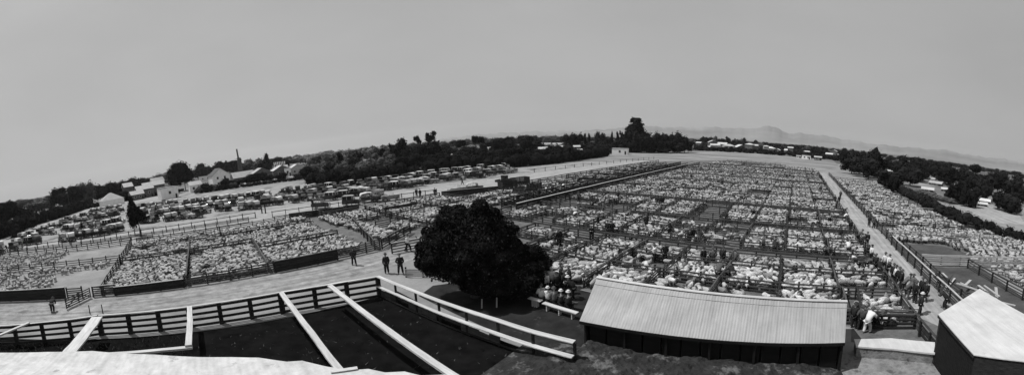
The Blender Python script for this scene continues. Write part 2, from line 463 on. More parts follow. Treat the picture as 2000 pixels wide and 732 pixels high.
mb = MB(); mb.bar(L(E0 + Vector((0, 0, -.1))), L(E1 + Vector((0, 0, -.1))), .05, .16); mb.build('fascia', 'black_boards', t)

t = thing('gabled_shed', 'small near-right shed with smooth pale roof and dark plank wall beside the lane', 'shed', AB(15, 10))
A_, B_, X_, C_ = AB(17.6, 8.0, 3.2), AB(21.3, 12.4, 3.25), AB(9.2, 13.9, 3.3), AB(13.1, 7.9, 3.2)
mb = planks_quad(L(A_), L(B_), L(X_), L(C_), 46, .003, .05); mb.build('roof', 'iron_white', t)
mb = MB(); mb.bar(L(A_ + Vector((0, 0, -.12))), L(C_ + Vector((0, 0, -.12))), .05, .14); mb.build('fascia', 'timber_dark', t)
mb = MB(); n = 22
for k in range(n):
    q0, q1 = A_.lerp(C_, .02 + .96 * k / n), A_.lerp(C_, .02 + .96 * (k + 1) / n - .003)
    off_ = RA * .14
    wallq(mb, L(q0 + off_), L(q1 + off_), random.uniform(0, .08), 0, 3.1, 3.1, .04)
mb.build('plank_wall', 'black_boards', t)
for q0, q1 in ((A_, B_), (C_, X_), (X_, B_)):
    cc = (A_ + B_ + X_ + C_) / 4
    mb = MB(); wallq(mb, L(q0.lerp(cc, .04)), L(q1.lerp(cc, .04)), 0, 0, 3.1, 3.1); mb.build('end_wall', 'timber_dark', t)

# pale roof of the near building along the bottom left
t = thing('verandah', 'broad pale flat roof with ragged edge filling the bottom left corner', 'roof', W(300, 720, 0))
zr = 3.9
out = [(-30, 688), (90, 687), (180, 685), (245, 690), (300, 692), (390, 697), (450, 697), (505, 698), (560, 706), (590, 704), (640, 716), (690, 722), (720, 720), (752, 727), (790, 725), (822, 733), (870, 731), (905, 738)]
back = [(905, 800), (700, 830), (400, 830), (-30, 800)]
pts = [W(x, y, zr) for x, y in out] + [W(x, y, zr + .5) for x, y in back]
mb = MB(); mb.slab([L(p) for p in reversed(pts)], .09); mb.build('roof_sheet', 'ledge_roof', t)
rr = random.Random(3)
for (x, y, ln, an) in ((672, 722, .9, 1.3),):
    mb = MB(); p = L(W(x, y, zr + .05)); mb.box((p.x, p.y, p.z), (ln, .17, .03), ROTR + an); mb.build('loose_board', 'beam_pale', t)
for (x, y) in ((20, 700), (300, 708), (600, 722), (820, 745)):
    p = L(W(x, y, zr)); mb = MB(); mb.box((p.x, p.y, 1.9), (.15, .15, 3.8), ROTR); mb.build('post', 'timber_dark', t)

# fence built of parts --------------------------------------------------------
POSTM = {}
def fence(label, p0, p1, h=1.1, nr=4, sp=2.2, det=True, rail='timber', post='timber_dark', cap=None, group=None, name='rail_fence', jit=.04, rh=.12, rt=.04, pw=.13, cat='fence', seed=None, capw=.16):
    r = random.Random(seed if seed is not None else len(label) * 7 + int(p0.x * 10))
    p0, p1 = Vector(p0), Vector(p1); d = p1 - p0; ln = d.length; rz = math.atan2(d.y, d.x)
    n = max(1, round(ln / sp)); s = ln / n
    off = [(r.uniform(-.06, .06), r.uniform(-jit, jit)) for _ in range(n + 1)]
    t = thing(name, label, cat, p0, rz, group) if det else None
    one = MB()
    ph = h + (.12 if not cap else 0)
    for i in range(n + 1):
        mb = one if not det else MB()
        lean = r.uniform(-.02, .02)
        w2 = pw / 2; x = i * s; y = off[i][0] + .03
        zt = ph + off[i][1] * 1.0
        mb.cur = 1 if not det else 0
        mb.loft([[Vector((x - w2, y - w2, -.05)), Vector((x + w2, y - w2, -.05)), Vector((x + w2, y + w2, -.05)), Vector((x - w2, y + w2, -.05))],
                 [Vector((x - w2 + lean, y - w2, zt)), Vector((x + w2 + lean, y - w2, zt)), Vector((x + w2 + lean, y + w2, zt)), Vector((x - w2 + lean, y + w2, zt))]])
        if det: mb.build('post', post, t)
    for k in range(nr):
        z = .18 + (h - .24) * k / max(1, nr - 1)
        mb = one if not det else MB(); mb.cur = 0
        last = k == nr - 1
        for i in range(n):
            za, zb = z + off[i][1] * .7 + r.uniform(-.02, .02), z + off[i + 1][1] * .7 + r.uniform(-.02, .02)
            ya, yb = off[i][0] - pw / 2 - rt / 2, off[i + 1][0] - pw / 2 - rt / 2
            mb.bar((i * s - .03, ya, za), ((i + 1) * s + .03, yb + .002 * (i % 2), zb), rt, rh)
        if det: mb.build('rail', rail, t)
    if cap:
        mb = one if not det else MB(); mb.cur = 2
        for i in range(n):
            mb.bar((i * s, off[i][0], h + .05 + off[i][1] * .6), ((i + 1) * s, off[i + 1][0], h + .05 + off[i + 1][1] * .6 + .001), capw, .045)
        if det:
            mb.mi = [0] * len(mb.mi); mb.build('cap_rail', cap, t)
    if det: return t
    o = link(name, one.mesh(name, [rail, post, cap or rail]), None, p0, rz)
    return tag(o, label, cat, group)
def board_fence(label, p0, p1, h=1.1, cap='timber_pale', group='solid board walls of the near left pens', sp=2.2, seed=1):
    p0, p1 = Vector(p0), Vector(p1); d = p1 - p0; ln = d.length; rz = math.atan2(d.y, d.x)
    t = thing('board_wall', label, 'board wall', p0, rz, group)
    r = random.Random(seed)
    for k in range(4):
        hb = (h - .02) / 4
        mb = MB(); mb.box((ln / 2, -.02 + r.uniform(-.008, .008), .03 + hb * (k + .5)), (ln, .04, hb - .012)); mb.build('board', 'timber_dark', t)
    n = round(ln / sp)
    for i in range(n + 1):
        mb = MB(); mb.box((ln * i / n, .06, h / 2), (.12, .12, h)); mb.build('post', 'timber_dark', t)
    mb = MB(); mb.box((ln / 2, 0, h + .025), (ln + .1, .16, .045)); mb.build('cap_rail', cap, t)
    return t
def gate(label, p0, p1, h=1.15, nr=5, group=None, rail='timber'):
    p0, p1 = Vector(p0), Vector(p1); d = p1 - p0; ln = d.length
    t = thing('yard_gate', label, 'gate', p0, math.atan2(d.y, d.x), group)
    for k in range(nr):
        mb = MB(); z = .18 + (h - .25) * k / (nr - 1); mb.box((ln / 2, 0, z), (ln, .04, .11)); mb.build('rail', rail, t)
    for x in (.05, ln - .05, ln / 2):
        mb = MB(); mb.box((x, .045, h / 2 + .06), (.1, .05, h - .05)); mb.build('stile', 'timber_dark', t)
    mb = MB(); mb.bar((.1, .075, .2), (ln / 2, .075, h - .1), .03, .1); mb.build('brace', rail, t); mb = MB(); mb.bar((ln - .1, .075, .2), (ln / 2, .08, h - .1), .03, .1); mb.build('brace', rail, t)
    return t

# the frame round the dark pit
fence('tall dark rail fence with pale top board bending away left of the pit', AB(-26, -22.5), AB(-9.1, -26.5), 1.66, 4, 2.3, True, 'timber_dark', 'timber_dark', 'beam_pale', rh=.2, pw=.28, jit=.02, capw=.2)
fence('tall dark rail fence with a pale top board behind the short left beam', AB(-9, -26.55), AB(4.4, -26.3), 1.66, 4, 2.15, True, 'timber_dark', 'timber_dark', 'beam_pale', rh=.2, pw=.32, jit=.02, capw=.2)
fence('tall dark rail fence with a pale top board meeting the pit corner', AB(4.5, -26.3), AB(11.7, -25.0), 1.66, 4, 2.15, True, 'timber_dark', 'timber_dark', 'beam_pale', rh=.2, pw=.32, jit=.02, capw=.2)
t = fence('tall fence of two pale boards running from the pit corner down to the rough bank', AB(11.75, -25.0), AB(13.35, -9.0), 1.66, 1, 2.4, True, 'timber_dark', 'timber_dark', 'beam_pale', rh=.1, pw=.12, jit=.01, capw=.34, name='board_fence')
mb = MB(); ln = (AB(11.75, -25) - AB(13.35, -9.0)).length
for k in range(6): mb.bar((ln * k / 6, -.17, .95 + .02 * math.sin(k * 2)), (ln * (k + 1) / 6 + .02, -.17, .95 + .02 * math.sin(k * 2 + 2)), .30, .06)
mb.build('lower_board', 'beam_pale', t)
for k in range(16):
    if k in (3, 4, 9, 10, 11): continue
    mb = MB(); mb.box((ln * (k + .5) / 16 * .72, .02, .35 + .1 * math.sin(k * 3.1)), (ln / 16 * .68, .04, .5 + .1 * math.sin(k * 1.7)), 0); mb.build('kick_board', 'timber', t)
def beam(label, p0, p1, w_, h_=.12, name='timber_beam', seed=0):
    r = random.Random(seed); p0, p1 = Vector(p0), Vector(p1); d = p1 - p0
    mb = MB(); n = 9; rings = []
    for i in range(n + 1):
        x = d.length * i / n; y = r.uniform(-.018, .018) + .06 * math.sin(i / n * math.pi); z = r.uniform(-.01, .01); w2 = w_ / 2 * (1 + r.uniform(-.05, .05))
        rings.append([(x, y - w2, z - h_ / 2 + (p1.z - p0.z) * i / n), (x, y + w2, z - h_ / 2 + (p1.z - p0.z) * i / n), (x, y + w2, z + h_ / 2 + (p1.z - p0.z) * i / n), (x, y - w2, z + h_ / 2 + (p1.z - p0.z) * i / n)])
    mb.loft([[Vector(q) for q in rg] for rg in rings])
    o = link(name, mb.mesh(name, 'beam_pale'), None, p0, math.atan2(d.y, d.x))
    return tag(o, label, 'beam', 'pale beams laid across the dark pit')
zb = 1.80
beam('pale beam running from the fence corner side across the pit, nearest the two-board fence', AB(7.95, -25.2, zb), AB(7.9, -9.6, zb + .02), .36, seed=1)
beam('pale beam crossing the middle of the dark pit down to the ragged roof edge', AB(4.45, -25.9, zb), AB(4.4, -12.6, zb), .34, seed=2)
beam('short pale beam at the left end of the black pit, set square to the fence', AB(-2.15, -26.2, zb), AB(-2.05, -19.7, zb), .36, seed=3)
beam('widest pale plank slanting down from the fence near the two stakes', AB(-8.9, -25.9, zb), AB(-9.0, -18.6, zb), .85, seed=4)
beam('narrow pale beam slanting into the lower left corner', AB(-14.2, -25.2, zb), AB(-16.2, -20.6, zb), .26, seed=5)
beam('pale beam lying lengthwise along the roof edge between the wide plank and the pit', AB(-9.5, -19.6, zb - .125), AB(-1.85, -19.75, zb - .125), .3, seed=6)

# weeds and litter in the shaded cells
mb = MB(); r = random.Random(5)
for k in range(1500):
    a = r.uniform(-17, -2.4); b = r.uniform(-25, -19)
    if r.random() < .3: a = r.uniform(-2, 13); b = r.uniform(-24, -9)
    p = AB(a, b); hh = r.uniform(.1, .45) * (1 if a < -2 else .4); an = r.uniform(0, 6.28); ww = r.uniform(.02, .06)
    dx, dy = math.cos(an) * ww, math.sin(an) * ww; lx, ly = r.uniform(-.2, .2), r.uniform(-.2, .2)
    mb.add([(p.x - dx, p.y - dy, 0), (p.x + dx, p.y + dy, 0), (p.x + lx, p.y + ly, hh)], [(0, 1, 2)])
o = mb.build('weeds', 'leaf_mid'); o['kind'] = 'stuff'; tag(o, 'sparse weeds growing on the dark floor between the beams', 'weeds')

# stakes
for i, (x, y, hh, lab) in enumerate(((176, 613, .9, 'left one of two thin stakes standing on the gravel behind the top board'), (201, 612, .9, 'right one of two thin stakes standing on the gravel behind the top board'), (941, 602, .7, 'short pale stake in the shade behind the two-board fence, nearer the leaning stake'), (970, 600, .75, 'slim pale stake in the shade right of the shorter stake'))):
    mb = MB(); mb.loft([[Vector((sx * .045, sy * .045, -.05)) for sx, sy in ((-1, -1), (1, -1), (1, 1), (-1, 1))], [Vector((sx * .035 + .05, sy * .035, hh)) for sx, sy in ((-1, -1), (1, -1), (1, 1), (-1, 1))]])
    o = link('stake', mb.mesh('stake', 'timber_dark' if i < 2 else 'timber_pale'), None, W(x, y)); tag(o, lab, 'stake')

# concrete platform and path beside the shed
t = thing('loading_platform', 'low concrete loading platform between the long shed and the small shed', 'platform', W(1740, 680))
top = [W(1668, 662, .8), W(1740, 660, .8), W(1826, 668, .8), W(1826, 690, .8), W(1745, 681, .8), W(1672, 676, .8)]
mb = MB(); mb.slab([L(p) for p in reversed(top)], .1); mb.build('top_slab', 'iron_white', t)
lo = [p - Vector((0, 0, .1)) for p in (W(1670, 663, .8), W(1740, 662, .8), W(1824, 669, .8), W(1824, 688, .8), W(1745, 680, .8), W(1674, 675, .8))]
mb = MB(); mb.slab([L(p) for p in reversed(lo)], .7); mb.build('base', 'concrete', t)
patch('stone_path', [W(1640, 690), W(1850, 700), W(1880, 780), W(1640, 780)], 'concrete', .03)
patch('yard_apron', [W(1665, 615), W(1700, 625), W(1790, 618), W(1840, 640), W(1840, 672), W(1662, 668)], 'pen_floor', .02)

# benches under the tree
def bench(label, p0, p1, w_=.35, h=.5, m='beam_pale'):
    p0, p1 = Vector(p0), Vector(p1); d = p1 - p0; ln = d.length
    t = thing('plank_bench', label, 'bench', p0, math.atan2(d.y, d.x), 'benches under the dark tree')
    mb = MB(); mb.box((ln / 2, 0, h), (ln, w_, .06)); mb.build('seat', m, t)
    for x in (.35, ln - .35, ln / 2):
        mb = MB(); mb.box((x, 0, h / 2 - .02), (.07, w_ * .8, h - .06), ry=0); mb.build('leg', m, t)
bench('long pale plank bench in front of the seated people by the long shed', W(1062, 604, 0), W(1128, 625, 0))
bench('short pale plank bench beside the dark tree, left of the long bench', W(1034, 595, 0), W(1058, 602, 0), h=.55)
bench('dark plank bench carrying the seated people beside the shed end', W(1036, 588, 0), W(1128, 606, 0), m='timber')

# ------------------------------------------------------------------ the yards' fences
colb = [-33, -28.4, -23.7, -19, -14.3, -9.7, -5.1, -.6, 4.0]
rows = [22.7, 27.1, 31.1, 34.6, 37.6, 42.4, 46.9, 49.7, 55.2, 61, 63.6, 69.2, 75, 77.6, 83.5, 89.4, 92, 98, 104, 106.6, 113, 119, 121.6, 128, 134, 136.6, 143, 150, 157, 165, 174, 184]
blocks = [(22.7, 27.1), (27.1, 31.1), (31.1, 34.6)] + [(rows[i], rows[i + 1]) for i in range(4, 31) if (i - 4) % 3 != 2]
G1 = 'cross fences of the main yard'
G2 = 'divider fences between the pens of the main yard'
for i, a in enumerate(rows):
    b0 = -37.7 if a > 37 else (-23.6 if a < 31 else -28.3)
    if a == 22.7: b0 = -10.2
    b1 = 8.5 if a < 151 else 2 - (a - 151) * .3
    if a > 151: b0 = -34
    det = a < 50
    if det:
        nm = 'cross fence of grey rails across the main yard, %s beyond the long shed roof' % ordn(i)
    else:
        nm = 'distant cross fence of the main yard, %s beyond the long shed roof' % ordn(i)
    fence(nm, AB(a, b0), AB(a, b1), 1.08, 4 if a < 65 else 3, 1.9 if det else 2.4, det, 'timber', 'timber_dark', 'timber' if (i % 3 == 0) else None, G1, seed=i, capw=.14, rt=.05)
for bi, (a0, a1) in enumerate(blocks):
    nth = -1
    for ci, b in reversed(list(enumerate(colb))):
        if a1 < 36 and b < -28.5: continue
        if a1 < 31.5 and b < -23.8: continue
        if a0 < 23 and b < -19.2: continue
        if a0 > 60 and (ci + bi) % 2: continue
        if a0 > 92 and (ci + bi // 2) % 3: continue
        if random.random() < .06 and a0 > 40: continue
        det = a0 < 47; nth += 1
        skew = .3 * math.sin(bi * 2.1 + ci)
        fence('pen divider in the %s tier of pens beyond the long shed, %s from the lane' % (ordn(bi), ordn(nth)), AB(a0 + .1, b + skew * .3), AB(a1 - .1, b + skew * .6), 1.02, 4 if a0 < 65 else 3, 2.1, det, 'timber', 'timber_dark', 'timber_dark' if ci % 2 else 'timber', G2, seed=bi * 20 + ci, rt=.05, capw=.12)
fence('long rail fence on the left side of the gravel lane, with men leaning on it', AB(21, 8.5), AB(64, 8.6), 1.12, 4, 2.3, True, 'timber', 'timber_dark', 'timber', seed=5)
fence('far end of the rail fence on the left side of the gravel lane', AB(64.2, 8.6), AB(152, 8.9), 1.12, 3, 3, False, 'timber', 'timber_dark', 'timber', seed=6)
fence('close rail fence on the right side of the gravel lane beyond the small shed', AB(19.5, 12.8), AB(45, 12.7), 1.2, 5, 2.3, True, 'timber', 'timber_dark', 'timber_pale', seed=7)
fence('second rail fence just right of the gravel lane, nearer the timber heap', AB(22, 13.9), AB(43, 13.6), 1.1, 4, 2.3, True, 'timber', 'timber_dark', None, seed=8)
fence('further stretch of the fence on the right side of the gravel lane', AB(45.3, 12.7), AB(150, 13.1), 1.15, 3, 3, False, 'timber', 'timber_dark', None, seed=9)
fence('short dark rail fence at the near end of the lane before the small shed', AB(17.9, 8.6), AB(20.9, 8.5), 1.15, 4, 1.5, True, 'timber_dark', 'timber_dark', 'timber', seed=10)
fence('front rails of the small bright pen crowded with sheep beside the long shed', AB(22.0, 4.9), AB(22.0, 8.45), 1.1, 4, 1.8, True, 'timber_dark', 'timber_dark', 'timber', seed=11)
fence('left rails of the small bright pen crowded with sheep beside the long shed', AB(22.1, 4.9), AB(27.0, 5.3), 1.1, 4, 1.7, True, 'timber_dark', 'timber_dark', 'timber_dark', seed=12)
# the race
fence('straight white-topped fence on the right side of the dark race', AB(41.5, -38.0), AB(78, -38.2), 1.45, 5, 2.6, True, 'timber_dark', 'timber_dark', 'beam_pale', seed=13, rh=.2, capw=.3)
fence('far end of the white-topped race fence', AB(78.2, -38.2), AB(150, -39), 1.45, 4, 3, False, 'timber_dark', 'timber_dark', 'timber_pale', seed=14, rh=.2, capw=.3)
fence('dark close-boarded fence on the left side of the race', AB(43, -42.6), AB(140, -44), 1.6, 6, 3, False, 'timber_dark', 'timber_dark', 'timber', seed=15, rh=.2)
fence('dark inner fence along the middle of the race', AB(44, -40.4), AB(140, -41.3), 1.35, 4, 3, False, 'timber_dark', 'timber_dark', None, seed=16, rh=.2)
fence('fence between the race and the pale road at the back of the yard', AB(62, -49), AB(140, -50), 1.2, 3, 3, False, 'timber_dark', 'timber_dark', 'timber', seed=17)
fence('outer fence of the yard beside the pale road', AB(62, -57), AB(150, -57), 1.2, 3, 3, False, 'timber_dark', 'timber_dark', 'timber', seed=18)
for i, a in enumerate((70, 82, 94, 106, 118, 130)):
    fence('short fence joining the race to the road fence, %s from the wagons' % ordn(i), AB(a, -56.8), AB(a, -43), 1.1, 3, 2.6, False, 'timber_dark', 'timber_dark', 'timber', 'short fences beside the race', seed=30 + i)
fence('long low wire fence of thin posts along the far side of the pale road', AB(92, -76), AB(170, -67), 1.1, 2, 5, False, 'timber', 'timber_dark', None, seed=19, rh=.03, rt=.02)
# left yards
FL = 'front fence of the left yards'
board_fence('solid dark board wall with a pale top at the left edge, before the loose sheep', AB(-27, -36.8), AB(-15.8, -36.9), 1.35, seed=2)
fence('rail fence between the left board wall and the open gate', AB(-15.6, -37.0), AB(-13.9, -37.0), 1.15, 5, 1.5, True, 'timber', 'timber_dark', None, seed=20)
gate('open gate of grey rails swung out onto the gravel at the left yard entrance', AB(-12.9, -36.7), AB(-14.4, -33.3))
fence('rail fence just right of the open gate, before the empty dirt pen', AB(-12.7, -37.0), AB(-10.3, -37.0), 1.15, 5, 1.6, True, 'timber', 'timber_dark', 'timber_pale', seed=21)
board_fence('solid dark board wall standing before the pen left of the lone rail gap', AB(-10.3, -36.7), AB(-3.2, -36.7), .95, seed=3)
fence('front rail fence between the two dark board walls of the left yards', AB(-3.1, -36.9), AB(6.0, -36.9), 1.15, 5, 2.2, True, 'timber', 'timber_dark', None, seed=22)
board_fence('solid black board wall below the sheep pen nearest the lone man', AB(6.1, -36.7), AB(12.8, -36.7), 1.2, cap='timber', seed=4)
fence('front rail fence behind the lone man in the gravel strip', AB(12.9, -36.9), AB(18.0, -36.9), 1.15, 5, 1.7, True, 'timber', 'timber_dark', None, seed=23)
fence('short slanting rail fence behind the two dark-suited men', AB(18.2, -34.5), AB(21.5, -34.0), 1.15, 4, 1.6, True, 'timber', 'timber_dark', 'timber_pale', seed=24)
fence('rail fence beside the standing man left of the dark tree', AB(18.3, -37.0), AB(24.5, -41), 1.15, 4, 1.7, True, 'timber_dark', 'timber_dark', 'timber', seed=25)
fence('rail fence edging the alley left of the dark tree', AB(25, -37.4), AB(41, -38.6), 1.15, 4, 2.2, True, 'timber_dark', 'timber_dark', 'timber', seed=26)
fence('low steps of pale rails at the foot of the dark tree', AB(15.5, -27.3), AB(18.6, -24.0), .8, 4, 1.5, True, 'timber_pale', 'timber_dark', None, seed=27)
def lf(lab, a0, b0, a1, b1, h=1.08, cap=None, nr=4, det=True, rail='timber', sp=2.1, seed=0):
    fence(lab, AB(a0, b0), AB(a1, b1), h, nr, sp, det, rail, 'timber_dark', cap, 'inner fences of the left yards', seed=seed + 60)
lf('middle cross rails between the empty dirt pen and the front pens of the left yards', -12.5, -50.6, 5.9, -50.8, seed=1, cap='timber_dark')
lf('middle cross rails behind the pen with the black board wall', 5.9, -46.6, 16.6, -46.4, seed=2, cap='timber_dark')
lf('second cross fence behind the front sheep pens of the left yards', -12.8, -59.4, 16.5, -58.6, seed=3)
lf('back fence of the left sheep pens beside the grass strip', -12.8, -66.0, 10, -65.4, seed=4)
lf('end fence of the left pens next to the empty dirt pens', -13.9, -66, -11.8, -37.2, seed=5)
lf('single divider between the two front sheep pens of the left yards', -3.0, -58.8, -2.9, -37.2, seed=6, cap='timber')
lf('divider beside the pen with the black board wall', 5.9, -51, 5.5, -37.2, seed=7, cap='timber')
lf('rear divider in the middle of the left sheep pens', 2.0, -66, 2.0, -59, seed=8)
lf('slanting divider with bright rails left of the tall tree', 17.6, -37.4, 21.8, -54.0, seed=9, cap='timber')
lf('rear end of the slanting divider by the dark board pen', 21.8, -54.0, 20.0, -66.0, seed=10)
lf('cross rails dividing the pens left of the dark tree', 21.7, -52.5, 44, -52.3, seed=11)
lf('divider beside the dark empty patch left of the tall tree', 27.5, -41.5, 28.0, -62, seed=12)
lf('divider in the middle of the pens behind the tall tree', 36, -40, 36.5, -62.0, seed=13)
lf('back rails of the pens below the parked tourers', 20, -62.3, 44.5, -61.6, seed=14, cap='timber')
lf('upper boundary rails of the left yards near the small gate posts', 10.0, -65.4, 20, -66.2, seed=15)
lf('cross fence dividing the loose sheep and the dirt pens at the far left', -44, -52.5, -13.0, -52.3, seed=16, h=1.2)
lf('back fence of the dirt pens at the far left', -50, -67.4, -14.0, -67.0, seed=17, h=1.2)
lf('outer double fence beside the grass strip at the far left', -50, -71.8, 8, -71.2, seed=18, h=1.1, nr=3)
fence('post and rail fence edging the left part of the car park', AB(-50, -76), AB(10, -75.6), 1.2, 2, 2.6, True, 'timber', 'timber_dark', None, seed=28, pw=.16)
fence('line of pickets between the car park and the road near the tall tree', AB(13, -73), AB(47, -66), 1.2, 2, 2.6, True, 'timber', 'timber_dark', None, seed=29)
lf('cross rails between the pens at the start of the race', 45, -49.6, 60, -49.2, seed=20)
lf('divider between the pens at the start of the race', 52.5, -55.5, 52.5, -43.8, seed=21)
lf('narrow pen fence before the start of the race', 44.8, -61, 44.8, -43.8, seed=22)
lf('short cross fence left of the tall dark tree', 22.5, -46.8, 27.5, -47.4, seed=23)
board_fence('low dark board wall below the parked tourers, topping the left yards', AB(15, -66.8), AB(27.5, -63.6), 1.15, cap='timber_dark', seed=5)
board_fence('short dark board wall between bright sheep left of the tall tree', AB(29, -56.2), AB(35, -55.6), 1.1, cap='timber_dark', seed=6)
board_fence('pale-topped board wall beside the wagons and the road', AB(45, -61.5), AB(57, -55.5), 1.3, cap='timber_pale', seed=7)
# right yards
fence('double rail fence across the right yards below the dark grass', AB(36.8, 13.8), AB(36.5, 30), 1.2, 5, 2.3, True, 'timber_pale', 'timber_dark', 'timber_pale', seed=40)
for i, (a, b1) in enumerate(((49.3, 30), (56, 30), (64, 29.5), (73, 29), (83, 28.5), (95, 28), (110, 27.5), (130, 27))):
    fence('cross fence of the right yards, %s beyond the dark grass' % ordn(i), AB(a, 13.2), AB(a + .5, b1), 1.1, 4 if i < 2 else 3, 2.3, i < 2, 'timber_pale' if i in (0, 3) else 'timber', 'timber_dark', None, 'cross fences of the right yards', seed=50 + i)
fence('rail fence leading down past the small shed on the outer right', AB(19, 20.5), AB(36, 19), 1.1, 4, 2.3, True, 'timber', 'timber_dark', 'timber', seed=41)
fence('outer fence of the right yards along the scrub', AB(36, 42), AB(60, 30.5), 1.1, 3, 3, False, 'timber', 'timber_dark', None, seed=42)

# heap of loose timber at the right lane corner
r = random.Random(11)
desc = ['topmost and palest', 'long pale', 'short pale', 'dark weathered', 'steeply tilted', 'thin grey', 'broad grey', 'leaning', 'split grey', 'narrow dark', 'flat pale', 'crooked', 'half-buried', 'outermost']
for k in range(14):
    a = r.uniform(24.5, 33.5); b = r.uniform(14.6, 17.5)
    ln = r.uniform(1.6, 3.6)
    p = AB(a, b, .15 + .055 * k)
    mb = MB(); mb.box((0, 0, 0), (ln, r.uniform(.12, .3), .07))
    o = link('timber_plank', mb.mesh('timber_plank', 'timber_pale' if k % 3 else 'timber'), None, p)
    o.rotation_euler = (r.uniform(-.1, .1), r.uniform(-.12, .12), ROTU + r.uniform(-.9, .9))
    tag(o, '%s plank of the timber heap right of the gravel lane' % desc[k], 'plank', 'loose planks heaped beside the lane')
for k, (x, y, x2, y2) in enumerate(((1712, 597, 1800, 603), (1716, 603, 1790, 606))):
    p, q = W(x, y, .1), W(x2, y2, .12); mb = MB(); mb.tube([Vector(p) - Vector(p), (q - p) * .5 + Vector((0, 0, .03)), q - p], [.07, .08, .06], 8)
    o = link('fallen_pole', mb.mesh('fallen_pole', 'timber_pale'), None, p); tag(o, ('upper' if k == 0 else 'lower') + ' of two pale poles lying before the small bright sheep pen', 'pole')

# ------------------------------------------------------------------ sheep
def sheep_mb(kind, lo=False, seed=0):
    r = random.Random(seed); mb = MB()
    nr, nn = (5, 6) if lo else (9, 10)
    prof = [(-.52, .09), (-.45, .18), (-.30, .225), (-.08, .235), (.14, .225), (.30, .20), (.42, .14)]
    if lo: prof = [(-.52, .11), (-.36, .22), (0, .24), (.28, .21), (.42, .13)]
    bend = {0: 0, 1: .10, 2: -.12, 3: 0}[kind]
    rings = []
    for x, rad in prof:
        cy = bend * ((x + .1) ** 2) * 1.5
        rg = []
        for k in range(nn):
            t = 2 * math.pi * k / nn
            rr = rad * (1 + (r.uniform(-.1, .1)))
            rg.append(Vector((x, cy + math.cos(t) * rr * .98, .60 + math.sin(t) * rr * 1.08)))
        rings.append(rg)
    mb.loft(rings, True, 0)
    hx = {0: (.50, 0, .80, .74, 0, .90), 1: (.50, .08, .74, .68, .24, .72), 2: (.52, -.05, .62, .70, -.12, .42), 3: (.48, 0, .84, .70, .05, .98)}[kind]
    n6 = 4 if lo else 7
    b0 = Vector((.32, bend * .25, .68)); nk = Vector(hx[:3]); hd = Vector(hx[3:]); d = (hd - nk).normalized(); nose = hd + (d + Vector((0, 0, -.7))).normalized() * .20
    mb.tube([b0, nk], [.15, .11], n6, 0)
    mb.tube([nk - d * .02, hd, hd.lerp(nose, .5), nose], [.085, .09, .065, .04], n6, 1)
    if not lo:
        sd_ = d.cross(Vector((0, 0, 1))).normalized()
        for s_ in (-1, 1):
            e = hd + sd_ * (.08 * s_); mb.tube([e, e + sd_ * (.10 * s_) + Vector((0, 0, .01))], [.035, .012], 4, 1)
        mb.tube([(-.52, 0, .66), (-.58, 0, .5), (-.56, 0, .40)], [.05, .04, .02], 5, 0)
    for x, y in ((-.34, .12), (-.34, -.12), (.28, .11), (.28, -.11)):
        if lo: mb.tube([(x, y, .45), (x, y, -.01)], [.05, .03], 3, 1)
        else: mb.tube([(x, y, .48), (x + (.03 if x < 0 else 0), y, .28), (x - (.02 if x < 0 else 0), y, .12), (x, y, .04), (x + .02, y, 0)], [.07, .045, .03, .032, .035], 5, 1)
    return mb
HI = [sheep_mb(k, False, k + 1).mesh('sheep', [w_, 'sheep_face'], True) for k in range(4) for w_ in ('wool', 'wool', 'wool_grey', 'wool', 'wool_dirty')]
LO = [sheep_mb(k, True, k + 9) for k in range(4)]

sheep = []   # (a, b, heading, scale, penlabel)
def fill(a0, a1, b0, b1, lab, dens=1.0, seed=0, spread=.6, drop=.1, sx=.70, sy=.42):
    r = random.Random(seed * 13 + int(a0 * 10 + b0 * 7))
    main = r.uniform(0, math.pi)
    if a1 - a0 > 1 and b1 - b0 > 1:
        ca, cb = (a0 + a1) / 2, (b0 + b1) / 2
        R_ = math.hypot(a1 - a0, b1 - b0) / 2
        nx, ny = int(R_ / sx) + 1, int(R_ / sy) + 1
        c, s = math.cos(main), math.sin(main)
        holes = [(r.uniform(a0, a1), r.uniform(b0, b1), r.uniform(.4, 1.3)) for _ in range(int((a1 - a0) * (b1 - b0) / 14 * (drop * 10)))]
        for i in range(-nx, nx + 1):
            for j in range(-ny, ny + 1):
                u = i * sx + (j % 2) * sx * .5 + r.uniform(-.2, .2); v = j * sy + r.uniform(-.12, .12)
                a, b = ca + u * c - v * s, cb + u * s + v * c
                if not (a0 + .22 < a < a1 - .22 and b0 + .22 < b < b1 - .22): continue
                if r.random() > dens: continue
                if any(math.hypot(a - h[0], b - h[1]) < h[2] for h in holes): continue
                wv = .5 * math.sin(a * 1.1 + seed) + .4 * math.sin(b * 1.3 + seed * 2)
                hd = main + (math.pi if r.random() < .4 else 0) + r.gauss(0, spread) + wv
                sheep.append((a, b, hd, r.uniform(.74, .92), (lab, 'front' if a < a0 + (a1 - a0) / 3 else 'back' if a > a1 - (a1 - a0) / 3 else 'middle', 'left' if b < b0 + (b1 - b0) / 3 else 'right' if b > b1 - (b1 - b0) / 3 else 'centre')))
colbb = [-37.6] + colb + [8.3]
